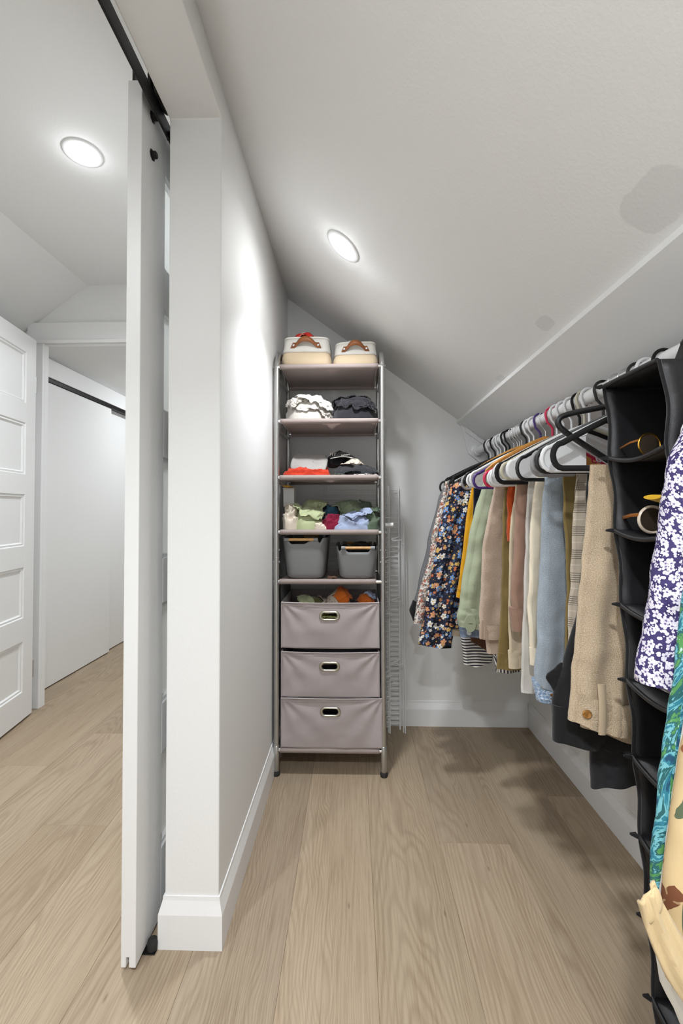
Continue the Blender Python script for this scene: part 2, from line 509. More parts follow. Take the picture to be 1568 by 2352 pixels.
# vaulted ceiling over hall and closet
xa = -1.515; zt = 2.39; xb = CX0 - (zt - CZ0) / SLOPE
prof = [(XL - 0.15, zt - 0.745 * (xa - XL + 0.15)), (xa, zt), (xb, zt), (XR + 0.15, ceil_z(XR + 0.15)),
        (XR + 0.15, ceil_z(XR + 0.15) + 0.16), (xb, zt + 0.14), (xa, zt + 0.14), (XL - 0.15, zt + 0.14 - 0.745 * (xa - XL + 0.15))]
ce = struct('ceiling', MB().prism(prof, 'y', YN - 0.1, 5.12), 'ceiling_paint', 'sloped white ceiling with grey primer patches', origin=(0, 0, 0))
# lower board of the slope, standing proud of the upper one
xc = 0.548; th = 0.018
nx, nz = -NSL.x * -1, NSL.z
p0 = (xc, ceil_z(xc)); p1 = (XR, ceil_z(XR))
low = [(p0[0], p0[1] + 0.02), (p0[0] + NSL.x * th, p0[1] + NSL.z * th), (p1[0], p1[1] + NSL.z * th - 0.003), (p1[0], p1[1] + 0.02)]
o = obj('ceiling_panel', MB().prism(low, 'y', YN, YB), 'wall_paint', ce)
o['label'] = 'lower drywall panel of the sloped ceiling'

# baseboards: flat face, long chamfer, thin top
def base_prof(t=0.0125, h=0.125): return [(0, 0), (t, 0), (t, 0.085), (0.004, 0.115), (0.003, h), (0, h)]
bp = base_prof()
def sweep(path, prof):
    """profile (outward, z) swept along a floor path, mitred; outward is to the right of travel"""
    P = [Vector((p[0], p[1], 0)) for p in path]
    rings = []
    for i, p in enumerate(P):
        t0 = (P[i] - P[i - 1]).normalized() if i else (P[1] - P[0]).normalized()
        t1 = (P[i + 1] - P[i]).normalized() if i < len(P) - 1 else t0
        n0 = Vector((t0.y, -t0.x, 0)); n1 = Vector((t1.y, -t1.x, 0))
        m = (n0 + n1); m = m / max(1e-6, m.dot(n0))
        rings.append([tuple(p + m * a + Vector((0, 0, z))) for a, z in prof])
    return MB().loft(rings)
struct('baseboard_left', sweep([(XW1, YB - 0.0125), (XW1, YE), (XW0, YE), (XW0, YHALL)][::-1], [(a if a > 0 else -0.003, z) for a, z in bp]), 'trim_paint', 'white chamfered baseboard wrapping the partition end', origin=(0, 0, 0))
struct('baseboard_back', MB().prism([(YB - a, z) for a, z in bp], 'x', XW1 + 0.0125, XR - 0.0125), 'trim_paint', origin=(0, 0, 0))
struct('baseboard_right', MB().prism([(XR - a, z) for a, z in bp], 'y', YN, YB), 'trim_paint', origin=(0, 0, 0))

# doorway at the end of the hall: casing, head, jambs
mb = MB().box(DX0 - 0.09, DX0 + 0.0, YHALL - 0.018, YHALL, 0, DZ + 0.005)
struct('trim_1', mb, 'trim_paint', 'white left casing of the hall doorway', bevel=0.002, origin=(0, 0, 0))
struct('trim_2', MB().box(DX1, DX1 + 0.09, YHALL - 0.018, YHALL, 0, DZ + 0.005), 'trim_paint', bevel=0.002, origin=(0, 0, 0))
mb = MB().box(DX0 - 0.09, DX1 + 0.09, YHALL - 0.02, YHALL, DZ + 0.005, DZ + 0.12).box(DX0 - 0.09, DX1 + 0.09, YHALL - 0.028, YHALL - 0.02, DZ + 0.0, DZ + 0.02)
struct('trim_3', mb, 'trim_paint', 'white head casing over the hall doorway', bevel=0.002, origin=(0, 0, 0))
mb = MB().box(DX0 - 0.02, DX0, YHALL, YHALL + 0.03, 0, DZ).box(DX1, DX1 + 0.02, YHALL, YHALL + 0.03, 0, DZ).box(DX0 - 0.02, DX1 + 0.02, YHALL, YHALL + 0.03, DZ, DZ + 0.02)
struct('trim_4', mb, 'trim_paint', 'white jamb lining of the hall doorway', origin=(0, 0, 0))

# bypass closet doors in the room beyond
d = struct_root('door_3', (-1.9, 3.0, 0), 'plain white front sliding closet door beyond the hall doorway')
obj('slab', MB().box(-1.93, -1.9, 2.545, 3.362, 0.008, 1.906), 'door_paint', d, bevel=0.002)
d = struct_root('door_4', (-1.94, 3.8, 0), 'plain white rear sliding closet door behind its twin')
obj('slab', MB().box(-1.948, -1.933, 3.30, 4.3, 0.008, 1.93), 'door_paint', d, bevel=0.002)
struct('trim_5', MB().box(-1.95, -1.885, 2.54, 4.4, 1.935, 2.05), 'trim_paint', 'white valance over the sliding closet doors', bevel=0.002, origin=(0, 0, 0))
tr = tag(obj('door_track', MB().box(-1.948, -1.893, 2.54, 4.4, 1.908, 1.935), 'black_metal'), 'dark metal top track above the white sliding closet doors', 'track')

# open five-panel door
hx_, hy_ = -1.742, 2.335
td = Vector((0.156, -0.988, 0)).normalized(); nd_ = Vector((0.988, 0.156, 0)).normalized()
def DP(s_, n_, z): return Vector((hx_, hy_, 0)) + td * s_ + nd_ * n_ + Vector((0, 0, z))
def dbox(s0, s1, n0, n1, z0, z1):
    mb = MB().box(s0, s1, n0, n1, z0, z1)
    mb.v = [tuple(DP(*p)) for p in mb.v]; return mb
d = struct_root('door_2', (hx_, hy_, 0), 'white five-panel door standing open at the left edge')
W2, H2 = 0.78, 2.04
pz = [(0.156, 0.421), (0.542, 0.807), (0.918, 1.19), (1.295, 1.568), (1.672, 1.944)]
st = 0.088
obj('stile', dbox(0, st, -0.035, 0, 0.012, H2), 'door_paint', d, bevel=0.0015)
obj('stile', dbox(W2 - 0.11, W2, -0.035, 0, 0.012, H2), 'door_paint', d, bevel=0.0015)
edges = [0.012] + [z for p in pz for z in p] + [H2]
for a, c in zip(edges[0::2], edges[1::2]):
    obj('rail', dbox(st, W2 - 0.11, -0.035, 0, a, c), 'door_paint', d)
for a, c in pz:
    mb = MB(); rings = []
    for ins, nn in ((0, 0), (0.004, -0.007), (0.013, -0.005), (0.019, -0.013), (0.024, -0.013)):
        rings.append([DP(*q) for q in ((st + ins, nn, a + ins), (W2 - 0.11 - ins, nn, a + ins), (W2 - 0.11 - ins, nn, c - ins), (st + ins, nn, c - ins))])
    mb.loft(rings, cap0=False)
    obj('panel', mb, 'door_paint', d)
o = obj('hinge', MB().lathe([(0.006, 0), (0.006, 0.09)], DP(-0.006, -0.004, 1.75), 10), 'satin_tube', d)
o = obj('hinge', MB().lathe([(0.006, 0), (0.006, 0.09)], DP(-0.006, -0.004, 0.2), 10), 'satin_tube', d)

# barn door: stiles, rails, five frosted panes
BX0, BX1, BY0, BY1, BZ0, BZ1 = -0.557, -0.521, 1.046, 1.98, 0.012, 2.172
d = struct_root('door_1', ((BX0 + BX1) / 2, (BY0 + BY1) / 2, 0), 'white sliding barn door with five frosted panes')
xm = (BX0 + BX1) / 2 - 0.002
sprof = [(BX0, BZ0), (xm - 0.0035, BZ0), (xm - 0.0035, BZ0 + 0.024), (xm + 0.0035, BZ0 + 0.024), (xm + 0.0035, BZ0), (BX1, BZ0), (BX1, BZ1), (BX0, BZ1)]
SW = 0.135
for y0, y1 in ((BY0, BY0 + SW), (BY1 - SW, BY1)):
    obj('stile', MB().prism(sprof, 'y', y0, y1), 'door_paint', d, bevel=0.0018)
lz = [(0.189, 0.443), (0.576, 0.849), (0.971, 1.248), (1.373, 1.661), (1.771, 2.035)]
edges = [BZ0] + [z for p in lz for z in p] + [BZ1]
for a, c in zip(edges[0::2], edges[1::2]):
    obj('rail', MB().box(BX0, BX1, BY0 + SW, BY1 - SW, a, c), 'door_paint', d, bevel=0.0015)
for a, c in lz:
    obj('pane', MB().box(xm - 0.002, xm + 0.003, BY0 + SW, BY1 - SW, a, c), 'frosted_glass', d)
    mb = MB()
    for z0, z1 in ((a, a + 0.01), (c - 0.01, c)): mb.box(xm + 0.003, BX1 - 0.006, BY0 + SW, BY1 - SW, z0, z1)
    for y0, y1 in ((BY0 + SW, BY0 + SW + 0.01), (BY1 - SW - 0.01, BY1 - SW)): mb.box(xm + 0.003, BX1 - 0.006, y0, y1, a + 0.01, c - 0.01)
    obj('glazing_bead', mb, 'door_paint', d)
for yh in (BY0 + 0.055, BY1 - 0.055):
    obj('hanger_strap', MB().box(BX0 - 0.007, BX0 - 0.001, yh - 0.022, yh + 0.022, 1.97, 2.255), 'black_metal', d, bevel=0.002)
    ww = obj('wheel', MB().lathe([(0.018, -0.012), (0.045, -0.012), (0.045, -0.006), (0.036, -0.003), (0.036, 0.003), (0.045, 0.006), (0.045, 0.012), (0.018, 0.012)], (-0.501, yh, 2.192), 28, (1, 0, 0)), 'black_metal', d, smooth=40)
    obj('axle', MB().lathe([(0.007, 0), (0.007, 0.06)], (BX0 - 0.004, yh, 2.192), 10, (1, 0, 0)), 'black_metal', d)
    for z in (2.127, 2.027):
        o = obj('bolt', MB().lathe([(0.0135, 0), (0.0135, 0.002), (0.009, 0.003), (0.009, 0.011), (0.007, 0.013)], (BX1, yh, z), 8, (1, 0, 0)), 'black_metal', d, smooth=30)
tr = thing('barn_door_track', 'black flat steel rail that the white barn door hangs from', 'track', (-0.504, 1.0, 2.104))
obj('rail_bar', MB().box(-0.504, -0.498, -0.05, 2.05, 2.112, 2.154), 'black_metal', tr, bevel=0.001)
for y in (0.05, 0.6, 1.165, 1.7):
    obj('standoff', MB().lathe([(0.012, 0), (0.012, 0.017)], (-0.498, y, 2.133), 14, (1, 0, 0)), 'black_metal', tr, smooth=40)
    obj('bolt_head', MB().lathe([(0.011, 0), (0.011, 0.006)], (-0.510, y, 2.133), 6, (1, 0, 0)), 'black_metal', tr)
g = thing('floor_guide', 'small black roller guide on the floor under the barn door', 'door guide', (-0.508, 1.1, 0))
obj('plate', MB().box(-0.552, -0.494, 1.088, 1.112, 0.0, 0.003), 'black_metal', g, bevel=0.001)
obj('roller', MB().lathe([(0.004, 0.0), (0.012, 0.002), (0.013, 0.018), (0.011, 0.024), (0.004, 0.026)], (-0.505, 1.1, 0.004), 16), 'black_rubber', g, smooth=40)

# recessed lamps
def recessed(loc, nrm, label, power, emitonly=False):
    t = thing('recessed_light', label, 'light', loc, 'recessed ceiling lights')
    n = Vector(nrm).normalized()
    obj('trim_ring', MB().lathe([(0.066, -0.001), (0.066, 0.002), (0.062, 0.0045), (0.052, 0.005), (0.046, 0.003)], loc, 40, n, cap=False), 'white_plastic', t, smooth=60)
    obj('lens', MB().lathe([(0.0465, 0.0008), (0.0455, 0.0035), (0.03, 0.0045), (0.001, 0.005)], loc, 32, n), 'lamp_lens', t, smooth=60)
    aim = Vector((0.02 if n.z > -0.99 else 0.0, 0.16 if (n.z > -0.99 and loc[1] > 0) else 0.0, -1)).normalized()
    l = lamp('downlight', Vector(loc) + n * 0.012 + Vector((0, 0, -0.02 if n.z > -0.99 else 0)), aim, power)
    l.data.spread = math.radians((116 if loc[1] > 0 else 140) if n.z > -0.99 else 150)
    if n.z > -0.99 and loc[1] > 0:
        l2 = lamp('lens_spill', Vector(loc) + n * 0.010 + Vector((0, 0, -0.012)), (n + Vector((0.08, 0.15, -0.45))).normalized(), power * 0.25)
        l2.data.spread = math.radians(176)
    h = bpy.data.lights.new('glow', 'POINT'); h.energy = power * (0.022 if n.z < -0.99 else 0.05); h.shadow_soft_size = 0.02; h.color = l.data.color
    ho = bpy.data.objects.new('glow', h); COL.objects.link(ho); ho.location = Vector(loc) + n * 0.045
lx_, ly_ = -0.031, 1.449
recessed((lx_, ly_, ceil_z(lx_) - 0.0005), NSL, 'round recessed light glowing in the closet slope', P_CLOSET)
recessed((lx_, -0.25, ceil_z(lx_) - 0.0005), NSL, 'added fill light in the slope, unseen behind the viewpoint', P_NEAR)  # fill lamp added out of view to raise the closet's ambient light
recessed((-0.969, 1.515, zt - 0.0005), (0, 0, -1), 'round recessed light glowing in the hall ceiling', P_HALL)
recessed((-1.03, -0.1, zt - 0.0005), (0, 0, -1), 'added fill light in the unseen near end of the hall ceiling', P_HALL)  # unseen lamp added to brighten the hall from behind the camera
recessed((-1.2, 3.6, zt - 0.0005), (0, 0, -1), 'added unseen fill light in the room beyond the doorway', P_HALL)  # unseen lamp added so the far room is lit
# ================================================================== SHELF TOWER
cloth('shelf_fabric', s2l(204, 190, 185), mott=0.03, wscale=1500, bump=0.12, transl=0.5)
cloth('drawer_fabric', s2l(176, 166, 166), mott=0.03, wscale=1500, bump=0.15)
cloth('drawer_lining', s2l(60, 56, 58), mott=0.05, bump=0.1)
plain('grommet', s2l(190, 186, 172), 0.28, 0.9)
TXL, TXR, TYF, TYB, TTOP = -0.323, 0.124, 1.83, 2.15, 1.797
tw = thing('shelf_tower', 'tall metal-framed tower of mauve fabric shelves with three drawers', 'shelf unit', ((TXL + TXR) / 2, (TYF + TYB) / 2, 0))
SHZ = [1.711, 1.479, 1.240, 1.010, 0.803]
for x in (TXL, TXR):
    R_ = 0.115
    path = [(x, TYF, 0.02), (x, TYF, 0.9), (x, TYF, TTOP - R_)]
    path += [(x, TYF + R_ - R_ * math.cos(a), TTOP - R_ + R_ * math.sin(a)) for a in [PI / 2 * i / 8 for i in range(1, 9)]]
    path += [(x, TYB - R_ + R_ * math.sin(a), TTOP - R_ + R_ * math.cos(a)) for a in [PI / 2 * i / 8 for i in range(0, 9)]]
    path += [(x, TYB, 0.9), (x, TYB, 0.02)]
    sf = obj('side_frame', MB().tube(path, 0.011, 14), 'satin_tube', tw, smooth=50)
    for y in (TYF, TYB):
        obj('leg_sleeve', MB().lathe([(0.0112, 0), (0.0128, 0.002), (0.0128, 0.105), (0.0112, 0.107)], (x, y, 0.018), 16), 'satin_tube', tw, smooth=40)
        obj('foot_cap', MB().lathe([(0.0145, 0), (0.0155, 0.004), (0.0155, 0.014), (0.0135, 0.018)], (x, y, 0.0), 16), 'black_rubber', tw, smooth=40)
        obj('joint_collar', MB().lathe([(0.0112, 0), (0.0118, 0.001), (0.0118, 0.003), (0.0112, 0.004)], (x, y, 0.90), 16), 'satin_tube', tw, smooth=40)
    # ladder rungs of the side frame
    for z in SHZ + [0.104]:
        obj('side_rail', MB().tube([(x, TYF, z - 0.022), (x, TYB, z - 0.022)], 0.0065, 10), 'satin_tube', tw, smooth=50)
    for z in SHZ + [0.104]:
        sg = -1 if x < 0 else 1
        obj('bolt', MB().lathe([(0.005, 0), (0.005, 0.0015), (0.0025, 0.003)], (x + sg * 0.0105, TYF, z), 10, (sg, 0, 0)), 'chrome', tw, smooth=40)
    for z in (0.885, 0.935):
        for sg in (-1, 1):
            obj('bolt', MB().lathe([(0.005, 0), (0.005, 0.0015), (0.0025, 0.003)], (x + sg * 0.0105, TYF, z), 10, (sg, 0, 0)), 'chrome', tw, smooth=40)
for iz, z in enumerate(SHZ + [0.104]):
    for y in (TYF, TYB):
        obj('crossbar', MB().tube([(TXL, y, z), (TXR, y, z)], 0.0085, 12), 'chrome', tw, smooth=50)
    # fabric sling: sleeve round both bars, sagging sheet between
    n = 22; m = 24
    a, c = TXL + 0.013 + (0.003 if iz % 2 else 0), TXR - (0.030 if iz == 4 else 0.018)
    sag = [0.004, 0.014, 0.014, 0.012, 0.006, 0.004][iz]
    P = []; U = []
    for i in range(n + 1):
        x = a + (c - a) * i / n
        row = []; ru = []
        for k in range(10):            # sleeve round the front bar
            an = PI * 0.5 + 2 * PI * k / 9 * 0.97
            row.append((x, TYF + 0.0107 * math.cos(an), z + 0.0107 * math.sin(an)))
        for j in range(1, m + 1):
            t = j / m
            y = TYF + 0.006 + (TYB - TYF - 0.012) * t
            sx = 4 * (i / n) * (1 - i / n)
            row.append((x, y, z + 0.004 - sag * math.sin(PI * t) * (0.45 + 0.55 * sx)))
        for k in range(10):
            an = PI * 0.5 - 2 * PI * k / 9 * 0.97
            row.append((x, TYB + 0.0107 * math.cos(an), z + 0.0107 * math.sin(an)))
        P.append(row); U.append([(p[0], p[1] + p[2]) for p in row])
    sh = obj('fabric_shelf', MB().grid(P, U), 'shelf_fabric', tw, smooth=60, solid=0.0012)
    # turned seam binding along the two sides of the sling
    for xx in (a + 0.006, c - 0.006):
        obj('seam', MB().tube([(xx, TYF + 0.008, z - 0.001)] + [(xx, TYF + 0.006 + (TYB - TYF - 0.012) * t, z + 0.002 - sag * math.sin(PI * t) * 0.5) for t in [k / 10 for k in range(1, 11)]], 0.0016, 6), 'drawer_fabric', sh)

def fabric_drawer(z0, z1, xl, xr, hx, hz, yf, dip, seed):
    """open fabric box; the front hangs in soft diagonal wrinkles and has an oval grommet"""
    n, m = 72, 40
    W_, H_ = xr - xl, z1 - z0
    rr = random.Random(seed); ph = rr.random() * 6
    P = []; U = []
    for i in range(n + 1):
        u = i / n; row = []; ru = []
        for j in range(m + 1):
            v = j / m
            x = xl + W_ * u; z = z0 + H_ * v
            off = 0.0
            for (cu, sgn) in ((0, 1), (1, -1)):
                du = abs(u - cu) * W_ / H_; dv = 1 - v + 0.03
                ang = math.atan2(dv, du + 1e-4); r = math.hypot(du, dv)
                off += 0.0042 * math.sin(ang * 11 + ph + cu * 1.7) * math.exp(-1.25 * r) * min(1, r * 5)
            off += 0.006 * math.sin(PI * v) * math.sin(PI * u) + 0.0018 * mnoise.noise((u * 6, v * 4, seed))
            zz = z - dip * math.sin(PI * u) * v - (0.004 * math.sin(PI * u) if v == 0 else 0)
            row.append((x, yf - off, zz)); ru.append((x, zz))
        P.append(row); U.append(ru)
    def hole(i, j):
        x = xl + W_ * (i + 0.5) / n - hx; z = z0 + H_ * (j + 0.5) / m - hz
        dx = max(0, abs(x) - 0.021)
        return math.hypot(dx, z) < 0.0125
    dr = obj('drawer', MB().grid(P, U, hole), 'drawer_fabric', tw, smooth=60, solid=0.002)
    yb = TYB - 0.02
    mb = MB().grid([[(xl, yf + 0.001 + (yb - yf) * s_, z0 + H_ * t - 0.0) for t in (0, 0.33, 0.66, 1)] for s_ in [k / 6 for k in range(7)]])
    mb.grid([[(xr, yf + 0.001 + (yb - yf) * s_, z0 + H_ * t) for t in (0, 0.33, 0.66, 1)] for s_ in [k / 6 for k in range(7)]])
    mb.grid([[(xl + W_ * s_, yb, z0 + H_ * t) for t in (0, 0.5, 1)] for s_ in [k / 6 for k in range(7)]])
    obj('side_panel', mb, 'drawer_fabric', dr, smooth=60, solid=0.003)
    obj('bottom_panel', MB().box(xl + 0.002, xr - 0.002, yf + 0.002, yb - 0.002, z0 + 0.001, z0 + 0.006), 'drawer_lining', dr)
    # hem along the top edge with a line of stitching
    hp = [(xl + W_ * k / 40, yf - 0.0022 - 0.002 * math.sin(PI * k / 40), z1 - dip * math.sin(PI * k / 40) - 0.001) for k in range(41)]
    obj('hem', MB().tube(hp, 0.0028, 8), 'drawer_fabric', dr, smooth=60)
    obj('stitching', MB().tube([(p[0], p[1] - 0.0012, p[2] - 0.012) for p in hp], 0.0007, 5), 'shelf_fabric', dr, smooth=60)
    # side edge piping
    for x in (xl, xr):
        obj('piping', MB().tube([(x, yf - 0.0005, z0), (x, yf - 0.001, z1 - 0.002)], 0.0022, 6), 'drawer_fabric', dr, smooth=60)
    # oval metal grommet
    loop = [(hx + 0.0225 * s_ + (0.0165) * math.cos(t), hz + 0.0165 * math.sin(t)) for s_, t0 in ((1, -PI / 2), (-1, PI / 2)) for t in [t0 + PI * k / 10 for k in range(11)]]
    rings = []
    for sc, dy in ((0.72, 0.002), (0.76, -0.002), (0.88, -0.0042), (1.04, -0.0042), (1.16, -0.002), (1.18, 0.001)):
        rings.append([(hx + (p[0] - hx) * (1 + (sc - 1) * 0.7), yf - 0.0065 + dy, hz + (p[1] - hz) * sc) for p in loop])
    obj('handle_grommet', MB().loft(rings, False, False), 'grommet', dr, smooth=60)
    return dr
fabric_drawer(0.528, 0.717, -0.302, 0.106, -0.100, 0.662, 1.828, 0.003, 1)
fabric_drawer(0.325, 0.512, -0.302, 0.106, -0.100, 0.453, 1.828, 0.004, 2)
fabric_drawer(0.118, 0.322, -0.302, 0.117, -0.097, 0.268, 1.824, 0.002, 3)
# fabric cover of the drawer bay: sides behind the posts, back sheet
for x in (TXL + 0.014, TXR - 0.004):
    obj('bay_side', MB().grid([[(x, TYF + 0.02 + (TYB - TYF - 0.03) * s_, 0.11 + 0.69 * t) for t in (0, 0.5, 1)] for s_ in (0, 0.5, 1)]), 'drawer_lining', tw, solid=0.001)

# ------------------------------------------------------------------ cloth draping (small position-based simulation)
class Heap:
    """height map of what already lies on a shelf"""
    def __init__(s, x0, x1, y0, y1, z, res=0.006):
        s.x0, s.x1, s.y0, s.y1, s.res = x0, x1, y0, y1, res
        s.nx = int((x1 - x0) / res) + 1; s.ny = int((y1 - y0) / res) + 1
        s.h = np.full((s.nx, s.ny), z)
    def idx(s, x, y):
        i = np.clip(((x - s.x0) / s.res).astype(int), 0, s.nx - 1); j = np.clip(((y - s.y0) / s.res).astype(int), 0, s.ny - 1)
        return i, j
    def at(s, x, y): return s.h[s.idx(x, y)]
    def mound(s, cx, cy, rx, ry, hz, p=2.0, rot=0.0):
        X = s.x0 + np.arange(s.nx)[:, None] * s.res; Y = s.y0 + np.arange(s.ny)[None, :] * s.res
        dx, dy = X - cx, Y - cy
        u = (dx * math.cos(rot) + dy * math.sin(rot)) / rx; v = (-dx * math.sin(rot) + dy * math.cos(rot)) / ry
        d = np.abs(u) ** p + np.abs(v) ** p
        s.h = np.maximum(s.h, s.h.min() + hz * np.sqrt(np.clip(1 - d, 0, 1)))
    def stamp(s, P, t=0.003):
        i, j = s.idx(P[:, 0], P[:, 1])
        for di in (-1, 0, 1):
            for dj in (-1, 0, 1):
                np.maximum.at(s.h, (np.clip(i + di, 0, s.nx - 1), np.clip(j + dj, 0, s.ny - 1)), P[:, 2] + t)

def drape(name, mat, heap, cx, cy, ext, size, rot, seed, label=None, cat='clothing', group=None, n=44, steps=90, grav=0.0011, bend=0.35, box=None, lift=0.02, parent=None, zjit=0.03, wr=0.007):
    rs = np.random.RandomState(seed)
    nx = n; ny = max(8, int(n * size[1] / size[0])); L = size[0] / (nx - 1); Ly = size[1] / (ny - 1)
    u, v = np.meshgrid(np.linspace(-0.5, 0.5, nx), np.linspace(-0.5, 0.5, ny), indexing='ij')
    X = u * ext[0]; Y = v * ext[1]
    # low-frequency crumple of the starting sheet
    Z = np.zeros_like(X)
    for k in range(7):
        a, b_ = rs.uniform(-16, 16, 2); ph = rs.uniform(0, 6.28)
        Z += np.sin(a * u + b_ * v + ph) * rs.uniform(0.3, 1.0)
        X += np.sin(b_ * u - a * v + ph) * 0.006; Y += np.cos(a * u + b_ * v - ph) * 0.006
    c, s_ = math.cos(rot), math.sin(rot)
    P = np.stack([cx + X * c - Y * s_, cy + X * s_ + Y * c, np.zeros_like(X)], -1)
    bx = box or (heap.x0, heap.x1, heap.y0, heap.y1)
    P[..., 0] = np.clip(P[..., 0], bx[0], bx[1]); P[..., 1] = np.clip(P[..., 1], bx[2], bx[3])
    P[..., 2] = heap.at(P[..., 0], P[..., 1]) + lift + zjit * (Z - Z.min()) / (Z.max() - Z.min())
    prev = P.copy()
    def con(sl_a, sl_b, rest, k):
        A = P[sl_a]; B = P[sl_b]
        d_ = B - A; ln = np.sqrt((d_ ** 2).sum(-1, keepdims=True)) + 1e-9
        co = d_ * (0.5 * k * (ln - rest) / ln)
        P[sl_a] = A + co; P[sl_b] = B - co
    S = slice
    sets = []
    def pairs(ax, st, rest, k):
        N_ = nx if ax == 0 else ny
        for o_ in range(2 * st):
            a = np.arange(o_, N_ - st, 2 * st)
            if len(a) == 0: continue
            if ax == 0: sets.append(((a,), (a + st,), rest, k))
            else: sets.append(((S(None), a), (S(None), a + st), rest, k))
    pairs(0, 1, L, 1.0); pairs(1, 1, Ly, 1.0)
    pairs(0, 2, 2 * L, bend * 0.5); pairs(1, 2, 2 * Ly, bend * 0.5)
    pairs(0, 4, 4 * L, bend * 0.22); pairs(1, 4, 4 * Ly, bend * 0.22)
    dg = math.hypot(L, Ly)
    for oi in (0, 1):
        for oj in (0, 1):
            sets.append(((S(oi, nx - 1, 2), S(oj, ny - 1, 2)), (S(oi + 1, nx, 2), S(oj + 1, ny, 2)), dg, 0.5))
            sets.append(((S(oi + 1, nx, 2), S(oj, ny - 1, 2)), (S(oi, nx - 1, 2), S(oj + 1, ny, 2)), dg, 0.5))
    for it in range(steps):
        vel = (P - prev) * 0.93
        prev = P.copy()
        P = P + vel; P[..., 2] -= grav * (1.0 if it < steps * 0.5 else 2.5)
        for _ in range(3):
            for a, b_, r_, k in sets:
                ka = tuple(a) if isinstance(a, tuple) else a
                A = P[ka]; kb = tuple(b_) if isinstance(b_, tuple) else b_
                B = P[kb]
                if A.shape != B.shape:
                    q = tuple(min(x, y) for x, y in zip(A.shape, B.shape)); continue
                d_ = B - A; ln = np.sqrt((d_ ** 2).sum(-1, keepdims=True)) + 1e-9
                co = d_ * (0.5 * k * (ln - r_) / ln)
                P[ka] = A + co; P[kb] = B - co
            P[..., 0] = np.clip(P[..., 0], bx[0], bx[1]); P[..., 1] = np.clip(P[..., 1], bx[2], bx[3])
            hh = heap.at(P[..., 0], P[..., 1]) + 0.002
            low = P[..., 2] < hh
            P[..., 2] = np.where(low, hh, P[..., 2])
            for q in (0, 1):
                P[..., q] = np.where(low, P[..., q] * 0.85 + prev[..., q] * 0.15, P[..., q])
    # light smoothing
    Q = P.copy()
    Q[1:-1, 1:-1] = 0.6 * P[1:-1, 1:-1] + 0.1 * (P[2:, 1:-1] + P[:-2, 1:-1] + P[1:-1, 2:] + P[1:-1, :-2])
    # fine folds along the sheet normal
    du = np.zeros_like(Q); dv = np.zeros_like(Q)
    du[1:-1] = Q[2:] - Q[:-2]; dv[:, 1:-1] = Q[:, 2:] - Q[:, :-2]
    nn = np.cross(du, dv); nn /= (np.linalg.norm(nn, axis=-1, keepdims=True) + 1e-9)
    nn *= np.sign(nn[..., 2:3] + 1e-9)
    for i in range(1, nx - 1):
        for j in range(1, ny - 1):
            a_, b_ = u[i, j] * size[0], v[i, j] * size[1]
            wx = a_ + 0.015 * mnoise.noise((a_ * 22, b_ * 22, seed)); wy = b_ + 0.015 * mnoise.noise((a_ * 22 + 7, b_ * 22, seed))
            rg = (1 - abs(mnoise.noise((wx * 26, wy * 11, seed * 1.3)))) ** 3 - 0.45
            Q[i, j] += nn[i, j] * (wr * rg)
    Q[..., 0] = np.clip(Q[..., 0], bx[0], bx[1]); Q[..., 1] = np.clip(Q[..., 1], bx[2], bx[3])
    heap.stamp(Q.reshape(-1, 3))
    U = [[(u[i, j] * size[0], v[i, j] * size[1]) for j in range(ny)] for i in range(nx)]
    o = obj(name, MB().grid([[tuple(Q[i, j]) for j in range(ny)] for i in range(nx)], U), mat, parent, smooth=80, solid=0.0022)
    if parent is None: tag(o, label, cat, group)
    return o

def lump(name, mat, heap, cx, cy, rx, ry, hz, seed, label, cat='clothing', group=None, p=3.6, box=None, amp=0.016, freq=11.0):
    """bunched garment: closed dome with ridged folds, standing on the shelf"""
    z0 = float(heap.h.min()); bx = box or (heap.x0, heap.x1, heap.y0, heap.y1)
    nr, na = 40, 120; rings = []; uvs = []; allp = []
    for i in range(nr + 1):
        r = 1.0 - (i / nr) * 0.995
        ring = []; ru = []
        for k in range(na + 1):
            a = 2 * PI * k / na
            ex = 0.75
            ux = math.copysign(abs(math.cos(a)) ** ex, math.cos(a)) * r; uy = math.copysign(abs(math.sin(a)) ** ex, math.sin(a)) * r
            x = cx + ux * rx; y = cy + uy * ry
            wx, wy = x + 0.02 * mnoise.noise((x * 14, y * 14, seed)), y + 0.02 * mnoise.noise((x * 14 + 9, y * 14, seed))
            dome = max(0.0, 1 - r ** p) ** 0.5
            z = z0 + hz * dome
            rid = (1 - abs(mnoise.noise((wx * freq * 1.3, wy * freq * 0.8, z * freq * 2.2 + seed)))) ** 2 - 0.6
            rid += 0.45 * ((1 - abs(mnoise.noise((wx * freq * 3, wy * freq * 2, z * freq * 5 + seed * 2)))) ** 2 - 0.6)
            w_ = amp * rid * min(1.0, (1 - r) * 8)
            z += w_; x += w_ * ux; y += w_ * uy
            x = min(max(x, bx[0]), bx[1]); y = min(max(y, bx[2]), bx[3])
            if k < na: ring.append((x, y, max(z, z0 + 0.001)))
            ru.append((x, y + z))
        rings.append(ring); uvs.append(ru); allp += ring
    o = obj(name, MB().loft(rings, False, True, uvs), mat, smooth=85)
    heap.stamp(np.array(allp), 0.001)
    return tag(o, label, cat, group)

